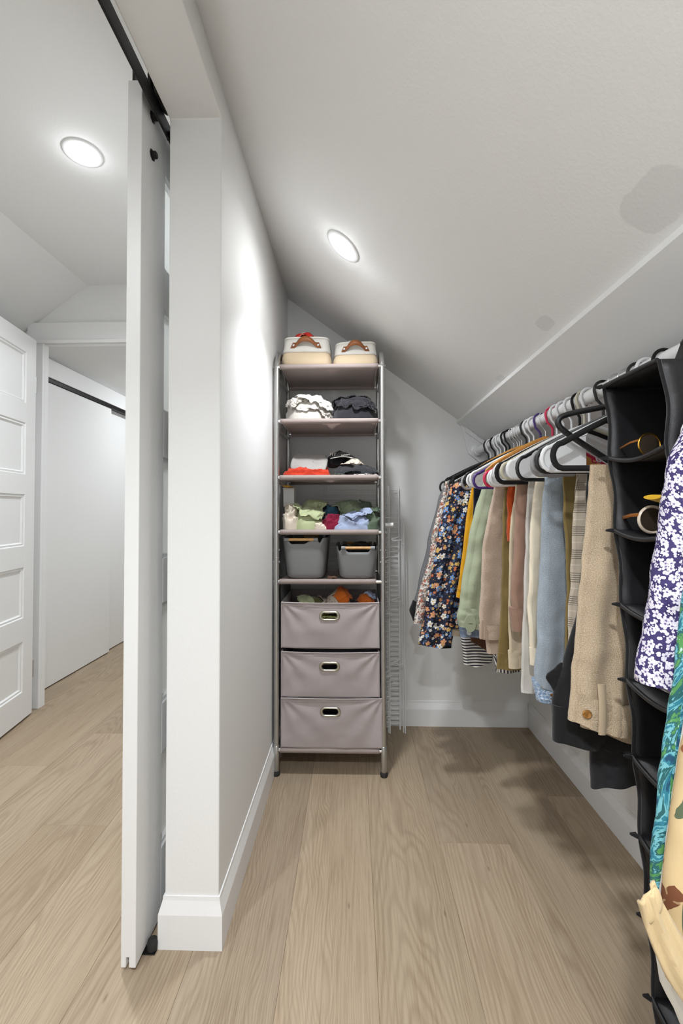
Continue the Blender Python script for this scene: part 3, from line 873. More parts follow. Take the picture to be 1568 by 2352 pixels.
def folded(name, mat, c, size, rot, layers, seed, label, cat='clothing', group=None, tilt=(0, 0), droop=0.0, wob=1.0):
    """folded garment: stacked rounded layers, soft uneven top"""
    sx, sy, sz = size
    nseg = 64; rings = []; uvs = []
    def outline(k, grow):
        t = 2 * PI * k / nseg
        e = 0.32
        x = math.copysign(abs(math.cos(t)) ** e, math.cos(t)); y = math.copysign(abs(math.sin(t)) ** e, math.sin(t))
        return x * (sx / 2 + grow), y * (sy / 2 + grow)
    cr, sr = math.cos(rot), math.sin(rot)
    prof = []
    nl = layers * 6
    for i in range(nl + 1):
        f = i / nl
        lay = abs(math.sin(PI * f * layers))
        prof.append((0.006 * lay ** 0.6 - 0.006, f))
    prof = [(-min(sx, sy) / 2 + 0.004, 0.0)] + prof
    for q in (0.9, 0.75, 0.55, 0.3, 0.05):
        prof.append((-(1 - q) * min(sx, sy) / 2, 1.0))
    for g, f in prof:
        ring = []; ru = []
        for k in range(nseg + 1):
            x, y = outline(k % nseg, g)
            lay_i = int(f * layers * 0.999)
            jx = 0.007 * wob * mnoise.noise((lay_i * 3.1, math.cos(2 * PI * k / nseg) * 1.5, math.sin(2 * PI * k / nseg) * 1.5 + seed))
            x += jx * math.cos(2 * PI * k / nseg); y += jx * math.sin(2 * PI * k / nseg)
            z = f * sz + wob * (0.35 + f) * 0.007 * mnoise.noise((x * 16 + seed, y * 16, lay_i * 0.7)) * (0 if f == 0 else 1)
            z -= droop * f * (max(0, -y / sy + 0.1)) ** 2
            z += tilt[0] * x + tilt[1] * y
            if k < nseg: ring.append((c[0] + x * cr - y * sr, c[1] + x * sr + y * cr, c[2] + z))
            ru.append((x, y + f * sz))
        rings.append(ring); uvs.append(ru)
    o = obj(name, MB().loft(rings, True, True, uvs), mat, smooth=70)
    return tag(o, label, cat, group)

# ------------------------------------------------------------------ things on the tower
cloth('linen_white', s2l(212, 207, 198), mott=0.04, wscale=1300, bump=0.15)
cloth('canvas_white', s2l(226, 223, 216), mott=0.02, wscale=1500, bump=0.1)
cloth('linen_beige', s2l(222, 202, 172), s2l(196, 170, 134), mott=0.08, wscale=700, bump=0.25, heather=0.35)
plain('leather', s2l(150, 92, 52), 0.45, bump=0.2, bscale=250, var=0.15, vscale=40)
plain('bin_grey', s2l(128, 129, 130), 0.5, bump=0.08, bscale=500)
plain('bin_cap', s2l(140, 141, 143), 0.45)
plain('handle_wood', s2l(214, 168, 112), 0.5, var=0.12, vscale=60)
cloth('sheet_white', s2l(198, 192, 184), mott=0.05, bump=0.2)
cloth('charcoal', s2l(44, 43, 48), mott=0.12, bump=0.35, wscale=500)
cloth('red_knit', s2l(190, 58, 36), mott=0.08, bump=0.2)
cloth('grey_heather', s2l(152, 148, 144), s2l(188, 184, 180), mott=0.05, wscale=600, bump=0.3, heather=0.5)
cloth('black_denim', s2l(42, 42, 45), s2l(70, 70, 74), mott=0.15, bump=0.3, heather=0.3)
cloth('black_cotton', s2l(22, 22, 24), mott=0.1, bump=0.2)
cloth('stone', s2l(206, 194, 178), mott=0.06, bump=0.2)
cloth('pale_green', s2l(174, 182, 142), mott=0.06, bump=0.2)
cloth('teal_blue', s2l(46, 84, 104), mott=0.1, bump=0.2)
cloth('navy', s2l(32, 40, 58), mott=0.1, bump=0.2)
cloth('sage', s2l(140, 152, 124), s2l(110, 124, 98), mott=0.06, bump=0.25, heather=0.4)
cloth('forest', s2l(82, 96, 78), mott=0.1, bump=0.25)
cloth('burgundy', s2l(124, 22, 52), mott=0.1, bump=0.2)
cloth('sky_blue', s2l(146, 157, 184), s2l(172, 182, 204), mott=0.05, bump=0.2, heather=0.35)
cloth('olive_cloth', s2l(108, 108, 58), mott=0.1)
cloth('orange_cloth', s2l(204, 104, 34), mott=0.1)
cloth('red_cloth', s2l(176, 34, 38), mott=0.1)
cloth('brown_cloth', s2l(92, 62, 46), mott=0.15)
floral('red_print', s2l(206, 52, 40), [(30, 5, 0.014, [s2l(240, 236, 230), s2l(236, 170, 160), s2l(206, 52, 40), s2l(60, 50, 52)], s2l(90, 60, 50), 0.1)])
floral('cow_print', s2l(232, 230, 226), [(26, 3, 0.017, [s2l(24, 24, 26), s2l(24, 24, 26)], s2l(24, 24, 26), 0.3)])
floral('patch_print', s2l(214, 200, 184), [(34, 5, 0.012, [s2l(60, 54, 50), s2l(150, 120, 96), s2l(214, 200, 184)], s2l(60, 50, 44), 0.7)])

def canvas_basket(xl, xr, yf, yb, z0, z1, rot, tilt, label, fill):
    t = thing('storage_basket', label, 'basket', ((xl + xr) / 2, (yf + yb) / 2, z0), 'canvas baskets on top of the tower')
    cx_, cy_ = (xl + xr) / 2, (yf + yb) / 2
    cr, sr = math.cos(rot), math.sin(rot)
    def ring(f, grow, n=56, e=0.30):
        out = []
        for k in range(n):
            a = 2 * PI * k / n
            x = math.copysign(abs(math.cos(a)) ** e, math.cos(a)) * ((xr - xl) / 2 + grow); y = math.copysign(abs(math.sin(a)) ** e, math.sin(a)) * ((yb - yf) / 2 + grow)
            x += 0.0025 * mnoise.noise((x * 12, y * 12, f * 3 + xl * 9)); y += 0.0025 * mnoise.noise((x * 12 + 5, y * 12, f * 3 + xl * 9))
            z = z0 + (z1 - z0) * f + tilt * x * f
            out.append((cx_ + x * cr - y * sr, cy_ + x * sr + y * cr, z))
        return out
    fm = 0.50
    body = MB().loft([ring(0, -0.008), ring(0.03, -0.002), ring(0.15, 0.0), ring(0.3, 0.001), ring(fm, -0.006)], True, False)
    obj('lower_body', body, 'linen_beige', t, smooth=60)
    up = MB().loft([ring(fm - 0.03, -0.0035), ring(fm + 0.01, -0.0045), ring(0.75, -0.010), ring(0.93, -0.012)], False, False)
    o = obj('upper_band', up, 'canvas_white', t, smooth=60, solid=0.003)
    rim = ring(0.97, -0.0125)
    obj('rim', MB().tube(rim, 0.0052, 8, closed=True), 'canvas_white', t, smooth=70)
    obj('seam', MB().tube(ring(fm + 0.0, -0.0035), 0.001, 5, closed=True), 'leather', o)
    # leather strap handle arching off the front, riveted at both ends
    hw = (xr - xl) * 0.28
    P = []; Q = []
    for i in range(25):
        s_ = -1 + 2 * i / 24
        x = s_ * hw
        arch = max(0, 1 - (abs(s_) / 0.72) ** 2.2)
        zc = z0 + (z1 - z0) * 0.70 + 0.020 * arch + tilt * x * 0.7
        yo = (yf - cy_) + 0.004 - 0.022 * arch
        row = []
        for dz in (-0.0115, 0.0115):
            xx = x + dz * 0.5 * (-s_) * 0.9
            row.append((cx_ + xx * cr - yo * sr, cy_ + xx * sr + yo * cr, zc + dz))
        P.append(row)
    hs = obj('handle', MB().grid(P), 'leather', t, smooth=60, solid=0.0028)
    for s_ in (-1, 1):
        x = s_ * hw * 0.86; yo = yf - cy_ + 0.0015
        obj('rivet', MB().lathe([(0.0055, 0), (0.0055, 0.001), (0.004, 0.0025), (0.001, 0.003)], (cx_ + x * cr - yo * sr, cy_ + x * sr + yo * cr, z0 + (z1 - z0) * 0.70 + tilt * x * 0.7), 14, (sr, -cr, 0)), 'chrome', hs, smooth=60)
    hp = Heap(xl + 0.02, xr - 0.02, yf + 0.02, yb - 0.02, z0 + (z1 - z0) * 0.55)
    return t, hp
b1, hp1 = canvas_basket(-0.312, -0.092, 1.852, 2.12, 1.7215, 1.852, 0.0, 0.0, 'left cream and white basket holding red printed cloth', None)
b2, hp2 = canvas_basket(-0.088, 0.110, 1.86, 2.12, 1.7215, 1.830, 0.0, 0.03, 'right cream and white basket holding white cloth', None)
hp1.mound(-0.215, 1.945, 0.08, 0.10, 0.10)
drape('scarf', 'red_print', hp1, -0.215, 1.945, (0.15, 0.15), (0.28, 0.26), 0.4, 3, 'red and white printed scarf heaped in the left basket', 'scarf', bend=0.5)
hp2.mound(-0.01, 1.945, 0.06, 0.08, 0.072)
drape('white_cloth', 'canvas_white', hp2, -0.005, 1.945, (0.13, 0.13), (0.24, 0.24), 1.0, 4, 'white cloth heaped in the right basket', 'cloth', bend=0.5)

XI0, XI1, YI0, YI1 = TXL + 0.02, TXR - 0.012, TYF + 0.016, TYB - 0.015
# second shelf: white linens left, charcoal cloth right
z = SHZ[1] + 0.0075
H = Heap(XI0, XI1, YI0 - 0.006, YI1, z)
G = 'white linens on the second shelf'
lump('bed_sheet', 'sheet_white', H, -0.205, 2.02, 0.104, 0.175, 0.112, 11, 'rumpled white sheet at the bottom of the linen heap', 'linen', G)
drape('bed_sheet', 'linen_white', H, -0.175, 1.95, (0.17, 0.22), (0.23, 0.29), 0.35, 12, 'smooth white linen lying on the rumpled sheet', 'linen', G, n=50, box=(XI0, -0.085, YI0 - 0.006, YI1))
drape('bed_sheet', 'sheet_white', H, -0.26, 1.94, (0.09, 0.20), (0.17, 0.30), 0.25, 13, 'ruffled off-white sheet against the left post', 'linen', G, n=46, box=(XI0, -0.19, YI0 - 0.006, YI1), zjit=0.05)
drape('bed_sheet', 'canvas_white', H, -0.165, 1.885, (0.14, 0.08), (0.20, 0.13), 0.05, 14, 'bright white sheet at the front of the linen heap', 'linen', G, n=44, box=(XI0, -0.085, YI0 - 0.006, YI1), zjit=0.03)
G = 'charcoal throws on the second shelf'
H2 = Heap(-0.098, XI1, YI0 - 0.004, YI1, z)
lump('throw', 'charcoal', H2, 0.008, 2.03, 0.104, 0.175, 0.108, 16, 'bunched charcoal throw at the bottom of the dark heap', 'throw', G, p=4.0, amp=0.02)
drape('throw', 'charcoal', H2, 0.015, 1.955, (0.17, 0.20), (0.22, 0.27), 0.08, 17, 'charcoal throw at the front of the dark heap', 'throw', G, n=46, zjit=0.03)
drape('throw', 'charcoal', H2, -0.01, 2.0, (0.15, 0.15), (0.24, 0.24), -0.15, 15, 'crumpled charcoal throw on top of the dark heap', 'throw', G, bend=0.5, zjit=0.04)

# third shelf
z = SHZ[2] + 0.0075
H = Heap(XI0, -0.094, YI0 - 0.006, YI1, z)
lump('t_shirt', 'red_knit', H, -0.205, 2.02, 0.102, 0.14, 0.088, 21, 'bright red top heaped under the grey knit', 'top', amp=0.012, p=2.4)
lump('t_shirt', 'red_knit', H, -0.20, 1.875, 0.104, 0.038, 0.036, 22, 'rumpled red top at the front of the third shelf', 'top', amp=0.014, p=2.0, freq=15)
folded('sweater', 'grey_heather', (-0.193, 1.918, z + 0.058), (0.150, 0.105, 0.016), -0.10, 1, 23, 'light grey folded knit sweater on red tops', 'sweater', tilt=(-0.10, 0.80), wob=1.3)
H = Heap(-0.09, XI1 + 0.004, YI0 - 0.006, YI1, z)
lump('jeans', 'black_denim', H, 0.01, 2.0, 0.098, 0.15, 0.048, 24, 'black jeans heaped at the bottom of the third shelf', 'jeans', amp=0.009)
drape('jeans', 'black_denim', H, 0.01, 1.925, (0.18, 0.14), (0.22, 0.19), 0.06, 25, 'black jeans lying on the other black pair', 'jeans', n=46, bend=0.5, zjit=0.02)
ztop = float(H.h[:, H.ny // 3: 2 * H.ny // 3].mean())
drape('cow_print_sock', 'cow_print', Heap(-0.03, XI1, YI0 - 0.010, 1.868, z + 0.004), 0.055, 1.852, (0.10, 0.02), (0.13, 0.05), 0.05, 26, 'black and white cow print sock at the shelf front', 'sock', n=34, bend=0.6, zjit=0.03)
drape('green_cloth', 'forest', Heap(-0.09, -0.02, YI0 - 0.010, 1.868, z + 0.003), -0.055, 1.85, (0.06, 0.015), (0.075, 0.03), 0.0, 27, 'dark green cloth tucked under the black jeans', 'cloth', n=26, bend=0.5, zjit=0.01)
# bunched black garment with a lettered waistband, and a cream cloth hanging out of it
zc = ztop - z - 0.050
t = thing('rolled_underwear', 'black rolled garment with white lettered waistband on the black jeans', 'clothing', (-0.045, 1.97, z + zc + 0.054))
z += zc
rings = []
for f, r in ((0.0, 0.046), (0.25, 0.049), (0.5, 0.046), (0.75, 0.035), (0.93, 0.018), (1.0, 0.003)):
    rings.append([(-0.065 + r * 1.1 * math.cos(a) * (1 + 0.06 * math.sin(3 * a)), 1.985 + r * 1.2 * math.sin(a), z + 0.055 + 0.066 * f + 0.006 * math.sin(2 * a + f * 4)) for a in [2 * PI * k / 28 for k in range(28)]])
crown = obj('bundle', MB().loft(rings), 'black_cotton', t, smooth=70)
P = []
for i in range(13):
    a = -0.6 + 1.5 * i / 12
    row = []
    for rr_ in (0.045, 0.062, 0.08, 0.092):
        row.append((-0.045 + rr_ * 1.05 * math.sin(a), 1.99 - rr_ * math.cos(a), z + 0.112 - 0.55 * (rr_ - 0.045) - 0.02 * math.sin(a) ** 2))
    P.append(row)
obj('waistband', MB().grid(P), 'black_cotton', t, smooth=70, solid=0.004)
obj('edge_piping', MB().tube([(p[-1][0], p[-1][1] - 0.0015, p[-1][2]) for p in P], 0.0014, 6), 'linen_white', t, smooth=60)
def text_mesh(txt, size, name, mat, parent, origin, ux, uy):
    cu = bpy.data.curves.new('txt', 'FONT'); cu.body = txt; cu.size = size; cu.extrude = 0.0003
    to = bpy.data.objects.new('txt', cu); COL.objects.link(to)
    bpy.context.view_layer.update()
    me = bpy.data.meshes.new_from_object(to.evaluated_get(bpy.context.evaluated_depsgraph_get()))
    ux = Vector(ux).normalized(); uy = Vector(uy).normalized(); uz = ux.cross(uy)
    mb = MB().add([tuple(Vector(origin) + ux * v.co.x + uy * v.co.y + uz * v.co.z) for v in me.vertices], [tuple(p.vertices) for p in me.polygons])
    bpy.data.objects.remove(to); bpy.data.meshes.remove(me); bpy.data.curves.remove(cu)
    return obj(name, mb, mat, parent)
text_mesh('HY', 0.022, 'lettering', 'linen_white', t, (-0.104, 1.9255, z + 0.096), (1, -0.12, -0.1), (0.0, 0.3, 1))
text_mesh('NASH', 0.015, 'lettering', 'linen_white', t, (-0.052, 1.9005, z + 0.0905), (1, 0.08, 0.12), (-0.1, 0.85, 0.6))
H = Heap(-0.09, XI1, YI0, YI1, z + 0.052)
H.mound(0.0, 1.93, 0.04, 0.05, 0.024)
drape('cream_cloth', 'stone', H, 0.005, 1.905, (0.085, 0.06), (0.13, 0.10), 0.4, 28, 'crumpled cream cloth hanging out beside the lettered black garment', 'cloth', n=36, bend=0.5)
z = SHZ[2] + 0.0075

# fourth shelf: heap of mixed garments
z = SHZ[3] + 0.0075
H = Heap(XI0 - 0.004, XI1 + 0.006, YI0 - 0.008, YI1, z)
G = 'garments heaped on the fourth shelf'
lump('shirt', 'navy', H, -0.16, 2.04, 0.09, 0.09, 0.125, 31, 'navy shirt bunched at the back of the heap', 'shirt', G)
lump('sweatshirt', 'sage', H, 0.0, 2.03, 0.10, 0.10, 0.118, 30, 'sage sweatshirt bunched at the back of the heap', 'sweatshirt', G)
lump('shirt', 'stone', H, -0.270, 1.925, 0.037, 0.085, 0.105, 32, 'stone coloured shirt bunched against the left post', 'shirt', G, p=2.6, amp=0.022, freq=15)
lump('shirt', 'pale_green', H, -0.195, 1.93, 0.072, 0.085, 0.088, 33, 'pale green shirt bunched in front of the navy shirt', 'shirt', G, p=2.2, amp=0.018)
drape('shirt', 'pale_green', H, -0.195, 1.95, (0.13, 0.17), (0.21, 0.24), -0.2, 133, 'pale green shirt draped over another green one', 'shirt', G, n=48, box=(-0.265, -0.115, YI0 - 0.008, YI1), zjit=0.03, bend=0.5)
lump('shirt', 'teal_blue', H, -0.10, 1.965, 0.042, 0.055, 0.105, 34, 'teal blue shirt between the green garments', 'shirt', G, p=2.2, amp=0.02, freq=16)
drape('sweatshirt', 'sage', H, -0.015, 1.985, (0.13, 0.12), (0.21, 0.20), -0.35, 35, 'sage green sweatshirt with rolled edge', 'sweatshirt', G, n=48, zjit=0.05, bend=0.6)
lump('shirt', 'forest', H, 0.080, 1.935, 0.040, 0.09, 0.088, 36, 'dark green shirt bunched against the right post', 'shirt', G, p=2.4, amp=0.022, freq=13)
drape('shirt', 'forest', H, 0.075, 1.95, (0.08, 0.14), (0.14, 0.22), 0.25, 136, 'dark green shirt draped over its twin by the right post', 'shirt', G, n=44, box=(0.02, XI1 + 0.010, YI0 - 0.008, YI1), zjit=0.05, bend=0.55)
lump('shirt', 'burgundy', H, -0.085, 1.90, 0.052, 0.045, 0.068, 37, 'burgundy top showing above the light blue shirt', 'top', G, p=2.2, amp=0.016, freq=16)
lump('shirt', 'sky_blue', H, -0.005, 1.882, 0.088, 0.042, 0.062, 38, 'light blue shirt bunched at the front of the heap', 'shirt', G, p=2.0, amp=0.020, freq=13)
drape('shirt', 'sky_blue', H, 0.015, 1.89, (0.10, 0.08), (0.17, 0.13), 0.3, 138, 'light blue shirt folded over the other light blue one', 'shirt', G, n=46, box=(-0.07, 0.085, YI0 - 0.010, 1.96), zjit=0.03, bend=0.5)
lump('cloth', 'stone', H, -0.140, 1.855, 0.026, 0.022, 0.034, 39, 'small stone coloured cloth before the pale green shirt', 'cloth', G, p=2.0, amp=0.01, freq=20)
# white box with cable clip on the side wall of the tower, spare rod
bx_ = thing('white_box', 'small white box inside the tower left side', 'box', (-0.30, 2.02, 1.118))
obj('case', MB().box(-0.318, -0.268, 1.97, 2.07, 1.118, 1.20), 'white_plastic', bx_, bevel=0.003)
obj('lid', MB().box(-0.319, -0.267, 1.969, 2.071, 1.196, 1.204), 'white_plastic', bx_, bevel=0.002)
drape('yellow_cloth', cloth('mustard_pile', s2l(214, 160, 30)), Heap(-0.315, -0.27, 1.86, 2.0, 1.206), -0.295, 1.93, (0.035, 0.10), (0.06, 0.14), 0.0, 41, 'yellow cloth scrap on the small white box', 'cloth', n=26)
rd = thing('spare_rod', 'short white rod poking out right of the fourth shelf', 'rod', (0.14, 2.0, 1.02))
obj('shaft', MB().tube([(0.06, 1.915, 1.034), (0.168, 1.90, 1.038)], 0.0085, 14), 'white_plastic', rd, smooth=50)
obj('end_cap', MB().tube([(0.158, 1.9014, 1.0378), (0.174, 1.899, 1.0382)], 0.0098, 14), 'white_plastic', rd, smooth=50)

# fifth shelf: two grey bins with wooden handles
def plastic_bin(xl, xr, yf, yb, z0, z1, hcx, label):
    t = thing('plastic_bin', label, 'bin', ((xl + xr) / 2, (yf + yb) / 2, z0), 'grey bins on the fifth shelf')
    cx_, cy_ = (xl + xr) / 2, (yf + yb) / 2
    n = 120; H_ = z1 - z0
    def pt(k, ins, e):
        a = 2 * PI * k / n
        return (math.copysign(abs(math.cos(a)) ** e, math.cos(a)) * ((xr - xl) / 2 - ins), math.copysign(abs(math.sin(a)) ** e, math.sin(a)) * ((yb - yf) / 2 - ins))
    def top(x):
        s_ = abs(x - (hcx - cx_))
        pts = [(0, -0.026), (0.044, -0.026), (0.051, -0.017), (0.054, -0.004), (0.070, -0.004), (0.074, -0.018), (0.079, -0.022), (0.084, -0.014), (0.09, -0.003), (0.1, 0.0), (0.3, 0.0)]
        for (a, b_), (c, d_) in zip(pts, pts[1:]):
            if s_ <= c: return b_ + (d_ - b_) * (s_ - a) / (c - a)
        return 0.0
    rings = []
    for f, ins, e in ((0, 0.032, 0.45), (0.01, 0.024, 0.42), (0.05, 0.017, 0.38), (0.12, 0.014, 0.36), (0.35, 0.010, 0.34), (0.65, 0.005, 0.32), (0.88, 0.002, 0.3), (1.0, 0.0, 0.3)):
        ring = []
        for k in range(n):
            x, y = pt(k, ins, e)
            end = abs(math.sin(2 * PI * k / n)) ** e > 0.9
            zz = z0 + H_ * f
            if end:
                zz += top(x) * max(0, (f - 0.35) / 0.65)
            ring.append((cx_ + x, cy_ + y, zz))
        rings.append(ring)
    obj('tub', MB().loft(rings, True, False), 'bin_grey', t, smooth=60, solid=0.0028)
    hz = z1 - 0.007
    for yy in (yf, yb):
        h = obj('handle', MB().tube([(hcx - 0.058, yy, hz), (hcx + 0.058, yy, hz)], 0.0062, 14), 'handle_wood', t, smooth=50)
        for s_ in (-1, 1):
            obj('handle_cap', MB().tube([(hcx + s_ * 0.053, yy, hz), (hcx + s_ * 0.054, yy, hz), (hcx + s_ * 0.071, yy, hz)], [0.0074, 0.0078, 0.0078], 14), 'bin_cap', h, smooth=50)
    return t
z = SHZ[4] + 0.0075
plastic_bin(-0.304, -0.110, 1.845, 2.12, z, 0.985, -0.221, 'left grey plastic bin with charcoal cloth sticking out')
plastic_bin(-0.075, 0.107, 1.845, 2.12, z, 0.950, 0.020, 'right grey plastic bin filled with dark clothes')
H = Heap(-0.285, -0.128, 1.865, 2.1, z + 0.10)
drape('sweatpants', 'charcoal', H, -0.21, 1.96, (0.13, 0.16), (0.25, 0.26), 0.3, 51, 'charcoal garment stuffed in the left grey bin', 'clothing', zjit=0.05)
H.mound(-0.245, 1.90, 0.03, 0.05, 0.10)
drape('dark_cloth', 'black_denim', H, -0.247, 1.895, (0.05, 0.08), (0.10, 0.13), 0.2, 52, 'dark grey cloth peaking above the left bin handle', 'cloth', n=34, bend=0.6)
H = Heap(-0.058, 0.09, 1.862, 2.1, z + 0.085)
H.mound(0.03, 1.98, 0.06, 0.09, 0.06)
drape('dark_shirt', 'black_cotton', H, 0.02, 1.98, (0.12, 0.17), (0.24, 0.26), 0.3, 53, 'black garment filling the right grey bin', 'clothing', zjit=0.04)
drape('blue_cloth', cloth('royal_blue', s2l(30, 42, 110)), Heap(-0.05, 0.085, 1.862, 1.93, z + 0.082), 0.02, 1.885, (0.11, 0.03), (0.16, 0.06), 0.0, 54, 'royal blue cloth at the front of the right bin', 'cloth', n=34, zjit=0.03)
drape('brown_cloth', 'brown_cloth', Heap(-0.112, -0.072, 1.86, 2.0, z), -0.092, 1.90, (0.035, 0.10), (0.08, 0.14), 0.0, 55, 'brown cloth wedged between the two grey bins', 'cloth', n=28, zjit=0.04)

# clothes in the top drawer
z = 0.640
H = Heap(-0.293, 0.098, 1.845, 2.11, z)
H.mound(-0.19, 1.93, 0.07, 0.09, 0.075); H.mound(-0.06, 1.95, 0.07, 0.10, 0.11); H.mound(0.055, 1.93, 0.055, 0.08, 0.095)
G = 'rolled garments in the open top drawer'
drape('rolled_garment', 'black_cotton', H, -0.25, 1.95, (0.10, 0.18), (0.2, 0.26), 0.1, 61, 'black garment at the left of the open drawer', 'clothing', G, n=36)
drape('rolled_garment', 'olive_cloth', H, -0.165, 1.91, (0.12, 0.11), (0.2, 0.17), -0.2, 62, 'olive garment rolled in the open drawer', 'clothing', G, n=38)
drape('rolled_garment', 'pale_green', H, -0.215, 1.905, (0.06, 0.09), (0.10, 0.14), 0.3, 63, 'pale green printed garment beside the olive roll', 'clothing', G, n=32)
drape('rolled_garment', 'patch_print', H, -0.085, 1.93, (0.09, 0.12), (0.15, 0.18), 0.3, 64, 'cream printed garment in the middle of the open drawer', 'clothing', G, n=36)
drape('rolled_garment', 'orange_cloth', H, -0.045, 1.90, (0.06, 0.08), (0.10, 0.13), -0.3, 65, 'rust orange garment in the middle of the open drawer', 'clothing', G, n=32)
drape('rolled_garment', 'charcoal', H, 0.005, 1.885, (0.08, 0.05), (0.12, 0.10), -0.3, 66, 'dark brown garment in front of the orange one', 'clothing', G, n=32)
drape('rolled_garment', 'orange_cloth', H, 0.045, 1.90, (0.08, 0.07), (0.12, 0.11), -0.2, 67, 'bright orange garment at the right of the drawer', 'clothing', G, n=32)
drape('rolled_garment', 'sky_blue', H, 0.08, 1.94, (0.05, 0.09), (0.09, 0.14), 0.0, 68, 'pale blue printed garment in the right drawer corner', 'clothing', G, n=32)
drape('rolled_garment', 'olive_cloth', Heap(-0.15, -0.05, 1.84, 1.90, 0.645), -0.10, 1.865, (0.08, 0.04), (0.13, 0.08), 0.0, 69, 'olive cloth visible through the top drawer handle', 'clothing', G, n=30)

# ------------------------------------------------------------------ wire shelves stood on end behind the tower
def wire_shelf(name, label, x0, x1, y, z0, z1, lean, pitch, rails, lip):
    t = thing(name, label, 'wire shelf', ((x0 + x1) / 2, y, z0), 'white wire shelves leaning on the back wall')
    def Y(z): return y + lean * (z - z0)
    for (x, r, dy) in rails:
        obj('rail', MB().tube([(x, Y(z0) + dy, z0), (x, Y(z1) + dy, z1)], r, 10), 'white_wire', t, smooth=50)
    mb = MB()
    z = z0 + 0.03
    while z < z1 - 0.02:
        mb.tube([(x0, Y(z), z), (x1, Y(z), z)], 0.0023, 5); z += pitch
    o = obj('cross_wires', mb, 'white_wire', t, smooth=60); o['kind'] = 'stuff'
    for z in lip:
        R_ = 0.022
        pts = [(x1 + 0.004, Y(z) - 0.006, z + 0.012)] + [(x1 - 0.02 - R_ * math.sin(a) * 0.9, Y(z) - 0.02 - R_ * (1 - math.cos(a)) * 0.7, z + 0.004 * math.cos(a)) for a in [PI * k / 10 for k in range(11)]] + [(x1 + 0.010, Y(z) - 0.03, z - 0.004)]
        obj('lip_hook', MB().tube(pts, 0.0024, 8), 'white_wire', t, smooth=60)
    return t
wire_shelf('wire_shelf', 'wide white wire shelf leaning on end behind the tower', -0.15, 0.232, 2.215, 0.002, 1.228, 0.025, 0.0245,
           [(-0.148, 0.0026, 0), (-0.132, 0.002, 0.004), (-0.058, 0.002, 0.004), (0.02, 0.002, 0.004), (0.087, 0.002, 0.004), (0.155, 0.0026, 0.004), (0.232, 0.0042, 0.0)], [0.955, 0.65, 0.34])
wire_shelf('wire_shelf', 'narrow white wire shelf leaning on end right of the tower', 0.150, 0.178, 2.178, 0.002, 1.225, 0.012, 0.0245,
           [(0.178, 0.0042, 0), (0.170, 0.0026, 0.006), (0.150, 0.0026, 0)], [1.07, 0.86, 0.60, 0.30])
wire_shelf('wire_shelf', 'thin white wire lip strip standing beside the wide wire shelf', 0.244, 0.254, 2.178, 0.002, 1.06, 0.03, 0.3,
           [(0.254, 0.0034, 0), (0.246, 0.0028, 0.008)], [])
# ================================================================== ROD AND HANGING CLOTHES
RX, RZ, RR = 0.636, 1.405, 0.0175
plain('rod_white', (0.8, 0.8, 0.8), 0.28)
rod = thing('closet_rod', 'white round closet rod carrying the clothes', 'rod', (RX, 0.7, RZ))
obj('pipe', MB().tube([(RX, YN + 0.01, RZ), (RX, YB - 0.03, RZ)], RR, 24), 'rod_white', rod, smooth=50)
obj('end_socket', MB().lathe([(0.031, 0), (0.031, 0.006), (0.0245, 0.010), (0.0245, 0.028), (0.019, 0.03)], (RX, YB - 0.018, RZ), 24, (0, -1, 0)), 'rod_white', rod, smooth=40)
# sloping mounting board on the back wall that carries the rod
def slope_z(x, dn): return ceil_z(x) - 0.016 - dn
pl = [(0.556, slope_z(0.556, 0.004)), (0.592, 1.395), (0.645, 1.352), (0.86, 1.195), (0.88, slope_z(0.88, 0.004))]
bd = thing('rod_support_board', 'white sloped board on the back wall holding the rod socket', 'board', (0.70, YB - 0.01, 1.2))
obj('board', MB().prism(pl, 'y', YB - 0.018, YB), 'trim_paint', bd, bevel=0.0015)
obj('top_batten', MB().prism([(0.575, slope_z(0.575, 0.006)), (0.575, slope_z(0.575, 0.030)), (0.84, slope_z(0.84, 0.030)), (0.84, slope_z(0.84, 0.006))], 'y', YB - 0.036, YB - 0.018), 'trim_paint', bd, bevel=0.0015)

plain('hanger_white', (0.78, 0.78, 0.79), 0.32)
plain('hanger_grey', s2l(150, 150, 152), 0.4)
plain('hanger_dark_grey', s2l(96, 96, 98), 0.45)
plain('hanger_black', s2l(26, 25, 26), 0.4)
plain('hanger_velvet', s2l(24, 23, 23), 0.95, bump=0.4, bscale=1200, bdist=0.001, var=0.2, vscale=300)
plain('hanger_purple', s2l(72, 48, 120), 0.35)
plain('hanger_pink', s2l(206, 40, 82), 0.35)
plain('hanger_wood', s2l(205, 146, 70), 0.4, var=0.12, vscale=25)
plain('hanger_clear', s2l(196, 190, 170), 0.25)

